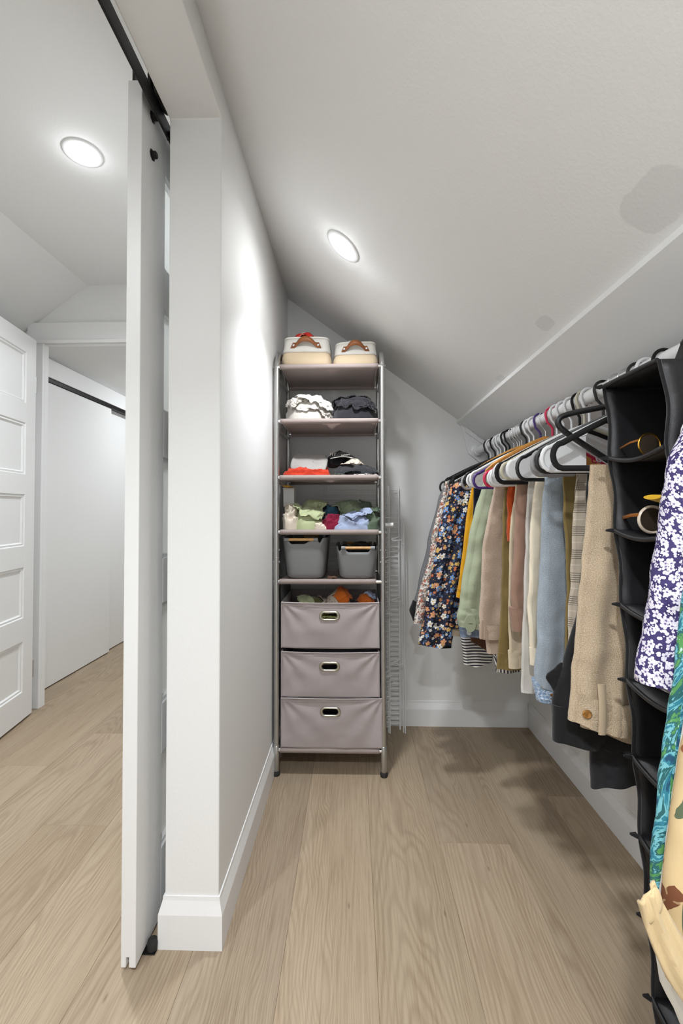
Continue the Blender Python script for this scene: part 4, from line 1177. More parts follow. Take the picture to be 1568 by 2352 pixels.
def hook_path(y, neck_z, r=RR + 0.0045, lean=0.0):
    """question-mark hook over the rod, down to the hanger neck"""
    cz = RZ + 0.0015
    pts = []
    for i in range(17):
        a = math.radians(-35 + (225) * i / 16)
        pts.append((RX + r * math.cos(a), y, cz + r * math.sin(a)))
    pts += [(RX - r * 0.72, y, cz - r * 1.15), (RX - 0.004, y, cz - r * 1.75), (RX, y, cz - r * 2.1), (RX, y, neck_z)]
    return pts
def hanger(kind, y, mat, label, half=0.205, neck=1.330, zs=1.232, zb=1.188, yaw=0.0):
    t = thing('clothes_hanger', label, 'hanger', (RX, y, zb), 'hangers on the closet rod')
    rt = 0.0048 if kind != 'velvet' else 0.0062
    metal = kind in ('wood', 'clip', 'grey')
    cy_, sy_ = math.cos(yaw), math.sin(yaw)
    def T(p):
        dx = p[0] - RX
        return (RX + dx * cy_, y + dx * sy_ + (p[1] - y), p[2])
    obj('hook', MB().tube(hook_path(y, neck), 0.0017 if metal else 0.0036, 8), 'chrome' if metal else mat, t, smooth=60)
    def arm(sg):
        pts = []
        for i in range(10):
            f = i / 9
            pts.append((RX + sg * half * f, y, neck - (neck - zs) * (f ** 1.25)))
        return pts
    if kind == 'wood':
        for sg in (-1, 1):
            P = arm(sg); rings = []
            for i, p in enumerate(P):
                f = i / 9
                h = 0.017 - 0.004 * f; w_ = 0.0075 - 0.002 * f
                if i == 9: h *= 0.5
                rings.append([T((p[0], y + w_ * c, p[2] + h * s_)) for c, s_ in ((-1, -0.7), (-0.5, -1), (0.5, -1), (1, -0.7), (1, 0.7), (0.5, 1), (-0.5, 1), (-1, 0.7))])
            obj('arm', MB().loft(rings), mat, t, smooth=40)
        obj('trouser_bar', MB().tube([T((RX - half + 0.03, y, zs - 0.012)), T((RX - half + 0.04, y, zb)), T((RX + half - 0.04, y, zb)), T((RX + half - 0.03, y, zs - 0.012))], 0.0045, 8), mat, t, smooth=50)
        return t
    if kind == 'clip':
        obj('arm', MB().tube([T(p) for p in arm(-1)[::-1] + arm(1)[1:]], 0.004, 8), mat, t, smooth=60)
        obj('trouser_bar', MB().tube([T((RX - half, y, zs)), T((RX - half + 0.004, y, zb)), T((RX + half - 0.004, y, zb)), T((RX + half, y, zs))], 0.003, 8), mat, t, smooth=50)
        for sx in (-0.17, 0.17):
            lp = [T((RX + sx + 0.010 * math.cos(a), y - 0.004, zb + 0.020 + 0.022 * math.sin(a))) for a in [2 * PI * k / 14 for k in range(14)]]
            obj('clip', MB().tube(lp, 0.0035, 6, closed=True), mat, t, smooth=60)
        return t
    # closed plastic outline: shoulders, rounded tips, bar
    loop = [T(p) for p in arm(-1)[::-1]] + [T(p) for p in arm(1)[1:]]
    rad = (zs - zb) / 2
    tip = lambda sg: [T((RX + sg * (half + rad * 0.75 * math.sin(a)), y, zb + rad + rad * math.cos(a))) for a in [PI * k / 8 for k in range(1, 8)]]
    loop = loop + tip(1) + [T((RX + half * (1 - 2 * k / 10), y, zb)) for k in range(0, 11)] + tip(-1)[::-1]
    obj('frame', MB().tube(loop, rt, 8, closed=True), mat, t, smooth=70)
    if kind == 'solid':
        for sg in (-1, 1):
            out = [(RX + sg * (half - 0.075), zb), (RX + sg * half, zb)] + [(RX + sg * (half + rad * 0.75 * math.sin(a)), zb + rad - rad * math.cos(a)) for a in [PI * k / 8 for k in range(1, 9)]]
            f = (half - 0.075) / half
            out += [(RX + sg * (half - 0.035), neck - (neck - zs) * ((half - 0.035) / half) ** 1.25), (RX + sg * (half - 0.075), neck - (neck - zs) * f ** 1.25)]
            obj('web', MB().prism(out, 'y', y - 0.0012, y + 0.0012), mat, t)
    if kind == 'grey':
        obj('grip', MB().tube([T((p[0], y, p[2] + 0.0035)) for p in arm(-1)[2:]], 0.0042, 8), 'hanger_dark_grey', t, smooth=60)
        obj('grip', MB().tube([T((p[0], y, p[2] + 0.0035)) for p in arm(1)[2:]], 0.0042, 8), 'hanger_dark_grey', t, smooth=60)
    if kind in ('tube', 'solid'):
        for sg in (-1, 1):
            bx0 = RX + sg * half * 0.62
            zz = neck - (neck - zs) * 0.62 ** 1.25
            obj('strap_hook', MB().tube([T((bx0, y, zz - 0.004)), T((bx0 + sg * 0.002, y, zz - 0.016)), T((bx0 + sg * 0.012, y, zz - 0.019)), T((bx0 + sg * 0.017, y, zz - 0.012))], 0.0026, 6), mat, t, smooth=60)
    return t

def panel(mb, y, th, left, right, zt, zb, seed, A=0.006, lam=0.055, nx=30, nz=40, drift=2.0, topth=0.5, ytab=None, cap=True, edge=0.003, rnd=1.0, sharp=1.0, leftround=True):
    """hanging double-layer cloth. left/right: (v, x) tables from the top (0) to the hem (1); zt, zb: (s, z) tables from left to right"""
    rr = random.Random(seed)
    ph = [rr.random() * 6.28 for _ in range(6)]
    def tab(t, v):
        if isinstance(t, (int, float)): return t
        if v <= t[0][0]: return t[0][1]
        for (a, b_), (c, d_) in zip(t, t[1:]):
            if v <= c:
                f = (v - a) / (c - a); f = f * f * (3 - 2 * f) * 0.5 + f * 0.5
                return b_ + (d_ - b_) * f
        return t[-1][1]
    rings = []; uvs = []
    ncap = 7
    for i in range(nz + 1):
        v = i / nz
        xl = tab(left, v) + edge * mnoise.noise((seed * 1.7, v * 5, 0.3)); xr = tab(right, v)
        g = 0.25 + 0.75 * v
        hth = th * (topth + (1 - topth) * min(1, v * 5)) / 2
        yo = tab(ytab, v) if ytab else 0
        def fold(x):
            q = x - xl
            s1 = math.sin(2 * PI * q / lam + ph[0] + drift * v)
            if sharp != 1.0: s1 = math.copysign(abs(s1) ** sharp, s1)
            s2 = math.sin(2 * PI * q / (lam * 2.3) + ph[1] - drift * 0.6 * v)
            return 1.5 * A * g * (0.65 * s1 + 0.6 * s2) + 0.006 * rnd * mnoise.noise((q * 16, v * 8, seed)) + 0.003 * rnd * mnoise.noise((q * 30 + v * 12, v * 22, seed + 5))
        ring = []; ru = []; arcl = 0; last = None
        def put(x, yy, s_):
            nonlocal arcl, last
            zt_ = tab(zt, s_); zb_ = tab(zb, s_)
            z = zt_ + (zb_ - zt_) * v
            p = (x, yy, z)
            if last is not None: arcl += math.hypot(p[0] - last[0], p[1] - last[1])
            last = p
            ring.append(p); ru.append((arcl + seed * 0.37, z))
        for k in range(nx + 1):
            s_ = k / nx; x = xl + (xr - xl) * s_
            put(x, y + yo - hth + fold(x), s_)
        for k in range(1, ncap):
            a = -PI / 2 + PI * k / ncap
            put(xr + hth * 0.5 * math.cos(a), y + yo + hth * math.sin(a) + fold(xr), 1)
        for k in range(nx, -1, -1):
            s_ = k / nx; x = xl + (xr - xl) * s_
            put(x, y + yo + hth + fold(x) * 0.7, s_)
        for k in range(1, ncap):
            a = PI / 2 + PI * k / ncap
            put(xl + hth * 0.9 * math.cos(a), y + yo + hth * math.sin(a) + fold(xl), 0)
        ru.append((arcl + math.hypot(ring[0][0] - last[0], ring[0][1] - last[1]) + seed * 0.37, ring[0][2]))
        rings.append(ring); uvs.append(ru)
    return mb.loft(rings, cap, cap, uvs)

def pn(name, mat, parent, y, th, left, right, zt, zb, seed, **k):
    return obj(name, panel(MB(), y, th, left, right, zt, zb, seed, **k), mat, parent, smooth=75)

def sub_v(left, v0, v1):
    """restrict a (v, x) table to [v0, v1] (for bands laid on a panel)"""
    def val(v):
        if v <= left[0][0]: return left[0][1]
        for (a, b_), (c, d_) in zip(left, left[1:]):
            if v <= c:
                f = (v - a) / (c - a); f = f * f * (3 - 2 * f) * 0.5 + f * 0.5
                return b_ + (d_ - b_) * f
        return left[-1][1]
    return [(k / 4, val(v0 + (v1 - v0) * k / 4)) for k in range(5)]

def trousers(name, label, mat, y, left, width, zt, zb, seed, th=0.034, cat='trousers', legs=2, A=0.005, lam=0.06, band=0.0, gap=0.014, second_drop=0.0, bandmat=None, **k):
    """trousers folded over a hanger bar: front and back fall as separate legs"""
    t = thing(name, label, cat, (RX, y, zb), 'clothes on the closet rod')
    lt = th / legs
    for i in range(legs):
        yo = -th / 2 + lt * (i + 0.5)
        l2 = [(v, x + gap * i * (0.5 + 0.5 * v)) for v, x in left]
        r2 = [(v, x + width) for v, x in left]
        z2 = zb - second_drop * i
        lg = pn('leg', mat, t, y + yo, lt * 0.96, l2, r2, zt, z2, seed + i * 13, A=A, lam=lam, topth=0.45, **k)
        if band > 0 and i == 0:
            v0 = 1 - band / (zt - z2)
            pn('waistband', bandmat or mat, t, y + yo - 0.0012, lt * 0.96 + 0.0015, [(a, b_ - 0.0015) for a, b_ in sub_v(l2, v0, 1)], sub_v(r2, v0, 1), zt + (z2 - zt) * v0, z2 - 0.001, seed, A=A * 0.97, lam=lam, topth=1.0, nz=8, drift=0.1, edge=0.0, rnd=0.5)
    return t

def button(parent, c, mat, r=0.008):
    return obj('button', MB().lathe([(r, 0), (r, 0.0015), (r * 0.8, 0.003), (r * 0.5, 0.0022), (0.0005, 0.002)], c, 16, (-0.25, -1, 0.05)), mat, parent, smooth=50)

# cloth materials on the rod
cloth('tan_tweed', s2l(176, 154, 126), s2l(222, 206, 182), mott=0.06, wscale=650, bump=0.5, heather=0.6)
cloth('black_wool', s2l(30, 30, 31), mott=0.15, bump=0.3)
cloth('olive_cord', s2l(122, 104, 62), mott=0.1, bump=0.3)
cloth('light_denim', s2l(136, 146, 156), s2l(196, 204, 210), mott=0.18, wscale=700, bump=0.4, heather=0.5)
cloth('denim_worn', s2l(112, 140, 172), s2l(214, 220, 226), mott=0.25, wscale=260, bump=0.5, heather=0.7)
cloth('cream_twill', s2l(228, 216, 194), mott=0.04, bump=0.2)
cloth('brown_taupe', s2l(150, 120, 104), mott=0.06, bump=0.2)
cloth('khaki', s2l(196, 180, 154), s2l(214, 200, 178), mott=0.05, bump=0.3, heather=0.4)
cloth('pale_grey_twill', s2l(196, 192, 186), s2l(216, 212, 206), mott=0.04, bump=0.3, heather=0.4)
cloth('rust_knit', s2l(176, 70, 26), mott=0.15, bump=0.6, wscale=300)
cloth('taupe_tweed', s2l(176, 154, 136), s2l(212, 194, 178), mott=0.05, wscale=480, bump=0.4, heather=0.55)
cloth('green_linen', s2l(156, 164, 138), s2l(182, 190, 164), mott=0.05, wscale=600, bump=0.35, heather=0.4)
cloth('navy_cord', s2l(26, 30, 44), mott=0.1, bump=0.6, wscale=260)
cloth('mustard', s2l(206, 148, 22), mott=0.06, bump=0.2)
cloth('beige_lining', s2l(206, 188, 164), mott=0.04, bump=0.1)
plaid('chambray_check', s2l(120, 136, 160), s2l(92, 108, 136), s2l(170, 182, 198), 0.02, 0.003)
plaid('glen_plaid', s2l(186, 172, 154), s2l(58, 50, 46), s2l(216, 208, 196), 0.052, 0.0048)
plaid('grey_check', s2l(128, 128, 130), s2l(56, 56, 60), s2l(150, 150, 152), 0.006, 0.003)
striped('navy_stripe', s2l(214, 210, 204), s2l(44, 44, 54), 0.011, 'Y', 0.48)
striped('navy_stripe_up', s2l(214, 210, 204), s2l(44, 44, 54), 0.011, 'X', 0.48)
W_, PE, BL, GO, OR = s2l(226, 224, 218), s2l(214, 152, 116), s2l(108, 150, 206), s2l(206, 172, 104), s2l(190, 104, 66)
floral('navy_floral', s2l(30, 33, 50), [
    (64, 2, 0.006, [s2l(52, 60, 84), s2l(74, 92, 120), s2l(44, 50, 72)], s2l(30, 33, 50), 0.9),
    (60, 5, 0.0066, [W_, BL, s2l(30, 33, 50), PE, s2l(30, 33, 50), s2l(60, 80, 120), OR, GO], s2l(196, 150, 80), 0.35),
    (31, 5, 0.0125, [W_, BL, W_, PE, s2l(30, 33, 50), GO, BL], s2l(206, 160, 70), 0.1)])
floral('white_floral', s2l(222, 216, 210), [
    (52, 5, 0.010, [s2l(140, 134, 130), s2l(120, 116, 116), s2l(222, 216, 210), s2l(176, 96, 70), s2l(150, 146, 142)], s2l(176, 120, 80), 0.2),
    (90, 4, 0.006, [s2l(110, 106, 106), s2l(200, 180, 160), s2l(160, 90, 70)], s2l(90, 86, 86), 0.6)])
floral('purple_floral', s2l(66, 57, 104), [
    (105, 2, 0.0037, [s2l(222, 216, 226), s2l(54, 46, 92), s2l(214, 208, 220)], s2l(222, 216, 226), 0.4),
    (100, 2, 0.0038, [s2l(222, 216, 226), s2l(230, 226, 232), s2l(54, 46, 92)], s2l(222, 216, 226), 0.75),
    (78, 5, 0.0057, [s2l(228, 222, 230), s2l(220, 214, 226)], s2l(120, 104, 150), 0.15)])
floral('leaf_print', s2l(208, 182, 138), [
    (22, 3, 0.019, [s2l(118, 74, 50), s2l(208, 182, 138), s2l(150, 96, 62)], s2l(118, 74, 50), 0.8),
    (15, 0, 0.028, [s2l(92, 104, 80), s2l(152, 96, 60), s2l(208, 182, 138), s2l(100, 112, 90)], s2l(92, 104, 80), 0.33, 0.38)])
def tropical():
    m, nt, b = new_mat('tropical_print'); N = NT(nt)
    uv = N.coord('UV')
    f = N.noise(N.mapping(uv, (30, 12, 1)), 1.0, 4, 0.6, 2.5)
    c = N.ramp(f, [(0.0, s2l(30, 80, 110)), (0.36, s2l(50, 130, 150)), (0.44, s2l(120, 190, 200)), (0.5, s2l(40, 100, 104)), (0.56, s2l(86, 150, 84)), (0.63, s2l(190, 220, 214)), (0.7, s2l(58, 132, 186)), (0.8, s2l(200, 150, 190))], 'CONSTANT')
    nt.links.new(c, b.inputs['Base Color']); b.inputs['Roughness'].default_value = 0.7
    MATS['tropical_print'] = m
tropical()
plain('horn_button', s2l(150, 104, 50), 0.25, var=0.5, vscale=120)
plain('pale_button', s2l(200, 204, 206), 0.3)
plain('copper_button', s2l(176, 120, 70), 0.3, 0.9)

GC = 'clothes on the closet rod'
# --- nearest first -------------------------------------------------------
# tan tweed trousers over the black velvet hanger
t = thing('trousers', 'tan tweed trousers with a horn button waistband, folded over velvet hanger', 'trousers', (RX, 0.90, 0.65), GC)
L1 = [(0, 0.483), (0.22, 0.479), (0.55, 0.461), (0.88, 0.446), (1, 0.441)]
R1 = [(0, 0.70), (1, 0.69)]
pn('leg', 'tan_tweed', t, 0.892, 0.018, L1, R1, 1.192, [(0, 0.682), (0.3, 0.655), (1, 0.64)], 3, A=0.0065, lam=0.06, drift=1.2, nz=52)
pn('leg', 'tan_tweed', t, 0.912, 0.016, [(0, 0.50), (0.5, 0.475), (1, 0.468)], R1, 1.192, [(0, 0.66), (0.4, 0.628), (1, 0.62)], 8, A=0.004, lam=0.07)
pn('front_fold', 'tan_tweed', t, 0.8775, 0.006, [(0, 0.512), (0.3, 0.53), (0.7, 0.572), (1, 0.60)], [(0, 0.60), (1, 0.69)], 1.193, 0.70, 5, A=0.002, lam=0.05, nz=30)
v0 = 0.885
pn('waistband', 'tan_tweed', t, 0.8895, 0.021, [(a, b_ - 0.002) for a, b_ in sub_v(L1, v0, 1)], R1, [(0, 0.738), (0.3, 0.712), (1, 0.70)], [(0, 0.680), (0.3, 0.653), (1, 0.638)], 3, A=0.006, lam=0.06, topth=1, nz=10, drift=0.15, edge=0, rnd=0.4)
obj('belt_loop', MB().loft([[(0.484 + dx * 0.0075, 0.872 + dy - 0.003 * math.sin(f * PI), 0.662 + 0.098 * f) for dx, dy in ((-1, 0), (-0.6, -0.0025), (0.6, -0.0025), (1, 0), (0.6, 0.002), (-0.6, 0.002))] for f in [k / 8 for k in range(9)]]), 'tan_tweed', t, smooth=50)
button(t, (0.456, 0.873, 0.701), 'horn_button', 0.0085)

# black wool trousers flaring out behind them
t = thing('trousers', 'black wool trousers flaring out behind the tan pair', 'trousers', (RX, 0.955, 0.6), GC)
L2 = [(0, 0.52), (0.28, 0.502), (0.5, 0.488), (0.72, 0.455), (0.86, 0.432), (1, 0.432)]
R2 = [(0, 0.70), (1, 0.70)]
pn('leg', 'black_wool', t, 0.942, 0.022, L2, R2, 1.19, [(0, 0.617), (0.35, 0.598), (1, 0.59)], 14, A=0.005, lam=0.09, nz=48)
pn('waistband', 'black_wool', t, 0.941, 0.026, [(a, b_ - 0.001) for a, b_ in sub_v(L2, 0.865, 1)], R2, [(0, 0.69), (0.35, 0.672), (1, 0.66)], [(0, 0.615), (0.35, 0.596), (1, 0.588)], 14, A=0.0045, lam=0.09, topth=1, nz=8, drift=0.15, edge=0)
obj('belt_loop', MB().box(0.472, 0.484, 0.9235, 0.927, 0.61, 0.705), 'black_wool', t, bevel=0.0015)
pn('pocket_flap', 'black_wool', t, 0.948, 0.006, [(0, 0.442), (0.5, 0.412), (1, 0.428)], [(0, 0.46), (1, 0.46)], 0.775, 0.715, 16, A=0.001, nz=10)
button(t, (0.455, 0.925, 0.672), 'hanger_black', 0.007)
# black jeans hanging lower behind
trousers('jeans', 'black faded jeans hanging lowest behind the organizer', 'black_denim', 0.985, [(0, 0.52), (0.8, 0.518), (1, 0.521)], 0.17, 1.19, 0.497, 17, th=0.024, cat='jeans', A=0.004, lam=0.07, gap=0.03, second_drop=-0.03)

trousers('trousers', 'brown and cream glen plaid trousers beside the tan pair', 'glen_plaid', 1.022, [(0, 0.517), (0.3, 0.508), (0.7, 0.498), (1, 0.492)], 0.17, 1.19, 0.70, 21, th=0.026, A=0.004, lam=0.05, gap=0.016)
trousers('trousers', 'olive corduroy trousers between denim and plaid', 'olive_cord', 1.06, [(0, 0.502), (0.5, 0.508), (1, 0.500)], 0.18, 1.19, 0.66, 23, th=0.03, legs=3, A=0.004, lam=0.045, gap=0.013)

# light denim jacket: sleeve with cuff, body behind
t = thing('denim_jacket', 'light blue washed denim jacket with a copper cuff button', 'jacket', (RX, 1.115, 0.6), GC)
L3 = [(0, 0.490), (0.35, 0.482), (0.75, 0.468), (0.95, 0.459), (1, 0.462)]
pn('sleeve', 'light_denim', t, 1.100, 0.034, L3, [(0, 0.553), (0.5, 0.56), (1, 0.522)], 1.20, [(0, 0.668), (1, 0.640)], 25, A=0.004, lam=0.07, nz=48)
pn('body', 'light_denim', t, 1.131, 0.020, [(0, 0.535), (0.5, 0.528), (1, 0.545)], [(0, 0.74), (1, 0.76)], 1.20, 0.70, 26, A=0.006, lam=0.08)
pn('cuff', 'denim_worn', t, 1.0985, 0.038, [(0, 0.458), (1, 0.466)], [(0, 0.524), (1, 0.520)], [(0, 0.682), (1, 0.652)], [(0, 0.634), (1, 0.604)], 25, A=0.003, lam=0.07, topth=1, nz=10, edge=0)
button(t, (0.481, 1.079, 0.648), 'copper_button', 0.0075)
obj('stitching', MB().tube([(0.458 + 0.068 * k / 10, 1.0785 - 0.002 * math.sin(k * 0.7), 0.680 - 0.030 * k / 10) for k in range(11)], 0.0011, 5), 'denim_worn', t)

# cream trousers
t = trousers('trousers', 'cream twill trousers folded over a white plastic hanger', 'cream_twill', 1.185, [(0, 0.492), (0.4, 0.476), (0.7, 0.469), (1, 0.477)], 0.2, 1.19, 0.692, 29, th=0.034, A=0.005, lam=0.06, band=0.045, gap=0.018)
trousers('trousers', 'pale grey twill trousers hanging below the khaki pair', 'pale_grey_twill', 1.235, [(0, 0.492), (0.6, 0.478), (1, 0.467)], 0.19, 1.19, 0.596, 31, th=0.024, A=0.004, lam=0.07, gap=0.014)
# brown shirt with cuff
t = thing('shirt', 'brown taupe shirt sleeve with a buttoned cuff', 'shirt', (RX, 1.275, 0.75), GC)
L4 = [(0, 0.483), (0.5, 0.474), (0.85, 0.463), (1, 0.468)]
pn('sleeve', 'brown_taupe', t, 1.270, 0.026, L4, [(0, 0.545), (1, 0.52)], 1.20, 0.80, 33, A=0.005, lam=0.05)
pn('cuff', 'brown_taupe', t, 1.269, 0.032, [(0, 0.460), (1, 0.468)], [(0, 0.525), (1, 0.518)], 0.822, 0.755, 33, A=0.002, topth=1, nz=8, edge=0)
pn('body', 'brown_taupe', t, 1.290, 0.010, [(0, 0.52), (1, 0.53)], [(0, 0.75), (1, 0.76)], 1.20, 0.62, 34, A=0.004, lam=0.08)
# khaki
trousers('trousers', 'khaki beige trousers next to the brown shirt', 'khaki', 1.328, [(0, 0.490), (0.3, 0.470), (0.7, 0.463), (1, 0.465)], 0.2, 1.19, 0.635, 35, th=0.036, legs=3, A=0.004, lam=0.055, band=0.05, gap=0.016)
t = thing('sweater', 'rust orange knitted sweater peeking between trousers', 'sweater', (RX, 1.365, 0.9), GC)
pn('sleeve', 'rust_knit', t, 1.362, 0.024, [(0, 0.487), (1, 0.486)], [(0, 0.56), (1, 0.55)], 1.20, 1.005, 37, A=0.003, lam=0.02, nz=20)
pn('body', 'rust_knit', t, 1.379, 0.008, [(0, 0.51), (1, 0.52)], [(0, 0.75), (1, 0.75)], 1.20, 0.72, 38, A=0.002, lam=0.05)
trousers('trousers', 'dark olive trousers beside the taupe tweed pair', 'olive_cord', 1.402, [(0, 0.484), (0.65, 0.474), (1, 0.459)], 0.2, 1.19, 0.602, 39, th=0.028, A=0.004, lam=0.06, band=0.05, gap=0.012)
t = trousers('trousers', 'taupe tweed trousers with a waistband loop', 'taupe_tweed', 1.452, [(0, 0.468), (0.45, 0.431), (0.85, 0.418), (1, 0.423)], 0.2, 1.19, 0.682, 41, th=0.042, A=0.005, lam=0.075, band=0.045, gap=0.028, second_drop=0.055)
obj('belt_loop', MB().loft([[(0.413 + dx * 0.005, 1.430 + dy - 0.004 * math.sin(f * PI), 0.684 + 0.062 * f) for dx, dy in ((-1, 0), (-0.6, -0.0025), (0.6, -0.0025), (1, 0), (0.6, 0.002), (-0.6, 0.002))] for f in [k / 6 for k in range(7)]]), 'taupe_tweed', t, smooth=50)
t = thing('t_shirt', 'navy striped tee whose slanted hem hangs under olive trousers', 't-shirt', (RX, 1.492, 0.555), GC)
pn('body', 'navy_stripe_up', t, 1.492, 0.014, [(0, 0.50), (0.85, 0.474), (1, 0.486)], [(0, 0.75), (1, 0.74)], 1.20, [(0, 0.556), (0.3, 0.558), (1, 0.56)], 43, A=0.006, lam=0.07)
# green linen shirt with open cuff placket
t = thing('shirt', 'sage green linen shirt with a loose buttonhole cuff', 'shirt', (RX, 1.535, 0.7), GC)
L5 = [(0, 0.466), (0.45, 0.420), (0.85, 0.389), (1, 0.381)]
pn('sleeve', 'green_linen', t, 1.526, 0.040, L5, [(0, 0.53), (0.6, 0.475), (1, 0.452)], 1.21, 0.745, 45, A=0.006, lam=0.06, nz=46)
pn('cuff', 'green_linen', t, 1.525, 0.044, [(0, 0.386), (0.5, 0.377), (1, 0.384)], [(0, 0.456), (1, 0.450)], [(0, 0.768), (1, 0.755)], [(0, 0.700), (0.4, 0.694), (1, 0.690)], 45, A=0.003, topth=1, nz=10, edge=0)
tab_ = [(0.396 + 0.022 * math.cos(a) * 0.9, 0.716 + 0.030 * math.sin(a)) for a in [2 * PI * k / 20 for k in range(20)]]
obj('cuff_tab', MB().prism(tab_, 'y', 1.4965, 1.4995), 'green_linen', t, bevel=0.0008)
obj('buttonhole', MB().box(0.390, 0.404, 1.4955, 1.4968, 0.7145, 0.7165), 'forest', t)
pn('body', 'green_linen', t, 1.552, 0.008, [(0, 0.49), (1, 0.50)], [(0, 0.76), (1, 0.76)], 1.20, 0.70, 46, A=0.004)
t = thing('shirt', 'blue checked chambray shirt showing its cuff under the green sleeve', 'shirt', (RX, 1.575, 0.65), GC)
pn('sleeve', 'chambray_check', t, 1.572, 0.022, [(0, 0.47), (0.5, 0.43), (1, 0.384)], [(0, 0.53), (1, 0.456)], 1.20, 0.70, 47, A=0.002)
pn('cuff', 'chambray_check', t, 1.571, 0.026, [(0, 0.380), (1, 0.392)], [(0, 0.458), (1, 0.455)], 0.715, 0.650, 47, A=0.002, topth=1, nz=8, edge=0)
button(t, (0.407, 1.556, 0.668), 'pale_button', 0.0085)
pn('body', 'chambray_check', t, 1.586, 0.006, [(0, 0.50), (1, 0.50)], [(0, 0.75), (1, 0.75)], 1.20, 0.72, 48, A=0.003)
trousers('trousers', 'navy corduroy trousers next to the mustard garment', 'navy_cord', 1.612, [(0, 0.445), (0.4, 0.442), (1, 0.438)], 0.22, 1.19, 0.66, 49, th=0.026, A=0.003, lam=0.05)
t = thing('shirt', 'mustard yellow shirt beside the navy floral one', 'shirt', (RX, 1.65, 0.75), GC)
pn('sleeve', 'mustard', t, 1.644, 0.022, [(0, 0.451), (0.5, 0.424), (1, 0.397)], [(0, 0.50), (0.5, 0.49), (1, 0.470)], 1.20, [(0, 0.778), (1, 0.765)], 51, A=0.005, lam=0.05)
pn('cuff', 'mustard', t, 1.6435, 0.026, [(0, 0.400), (1, 0.395)], [(0, 0.473), (1, 0.470)], [(0, 0.81), (1, 0.797)], [(0, 0.776), (1, 0.763)], 51, A=0.0045, lam=0.05, topth=1, nz=6, edge=0)
pn('body', 'mustard', t, 1.663, 0.010, [(0, 0.45), (1, 0.41)], [(0, 0.75), (1, 0.76)], 1.20, 0.69, 52, A=0.004)
t = thing('t_shirt', 'navy and white striped tee hem under the floral shirts', 't-shirt', (RX, 1.70, 0.5), GC)
pn('body', 'navy_stripe', t, 1.70, 0.026, [(0, 0.46), (0.85, 0.424), (1, 0.434)], [(0, 0.62), (0.85, 0.54), (1, 0.521)], 1.20, [(0, 0.512), (0.4, 0.500), (1, 0.52)], 53, A=0.004, lam=0.12)
t = thing('t_shirt', 'grey brown tee with a rounded hem above the striped one', 't-shirt', (RX, 1.672, 0.56), GC)
pn('body', 'brown_cloth', t, 1.678, 0.010, [(0, 0.46), (0.85, 0.44), (1, 0.450)], [(0, 0.75), (1, 0.72)], 1.20, [(0, 0.60), (0.3, 0.555), (1, 0.55)], 54, A=0.003, lam=0.09)
# navy floral shirt: sleeve, body
t = thing('shirt', 'navy shirt printed with white, blue and orange flowers', 'shirt', (RX, 1.775, 0.56), GC)
L6 = [(0, 0.398), (0.35, 0.352), (0.78, 0.303), (1, 0.278)]
pn('sleeve', 'navy_floral', t, 1.764, 0.034, L6, [(0, 0.47), (0.45, 0.425), (0.8, 0.388), (1, 0.378)], [(0, 1.205), (1, 1.232)], [(0, 0.568), (0.6, 0.556), (1, 0.566)], 55, A=0.006, lam=0.05, nz=52, sharp=0.8)
pn('cuff', 'navy_floral', t, 1.763, 0.040, [(0, 0.290), (1, 0.276)], [(0, 0.384), (1, 0.380)], [(0, 0.64), (1, 0.638)], [(0, 0.566), (0.6, 0.553), (1, 0.564)], 55, A=0.003, topth=1, nz=8, edge=0)
pn('body', 'navy_floral', t, 1.789, 0.014, [(0, 0.43), (0.3, 0.42), (0.6, 0.418), (1, 0.395)], [(0, 0.82), (1, 0.84)], [(0, 1.225), (0.5, 1.30), (1, 1.225)], [(0, 0.62), (0.3, 0.64), (1, 0.60)], 56, A=0.006, lam=0.06, nz=50)
pn('lining', 'beige_lining', t, 1.801, 0.005, [(0, 0.44), (1, 0.395)], [(0, 0.80), (1, 0.80)], 1.20, [(0, 0.588), (1, 0.58)], 57, A=0.002)
t = thing('t_shirt', 'black tee hem just below the navy floral cuff', 't-shirt', (RX, 1.822, 0.53), GC)
pn('body', 'black_cotton', t, 1.822, 0.016, [(0, 0.42), (0.7, 0.33), (1, 0.305)], [(0, 0.70), (0.8, 0.42), (1, 0.398)], 1.20, [(0, 0.552), (0.5, 0.530), (1, 0.535)], 58, A=0.003, lam=0.1)
# white floral shirt
t = thing('shirt', 'white shirt with small grey and red flowers, near the back', 'shirt', (RX, 1.87, 0.54), GC)
pn('sleeve', 'white_floral', t, 1.880, 0.030, [(0, 0.402), (0.45, 0.345), (0.9, 0.278), (1, 0.268)], [(0, 0.47), (1, 0.36)], 1.225, [(0, 0.62), (1, 0.60)], 59, A=0.005, lam=0.05)
pn('placket', 'linen_white', t, 1.856, 0.012, [(0, 0.412), (0.5, 0.353), (0.9, 0.298), (1, 0.289)], [(0, 0.45), (0.5, 0.41), (1, 0.36)], 1.22, 0.545, 60, A=0.002)
pn('body', 'white_floral', t, 1.903, 0.012, [(0, 0.42), (1, 0.40)], [(0, 0.82), (1, 0.84)], [(0, 1.225), (0.5, 1.30), (1, 1.225)], 0.60, 61, A=0.004)
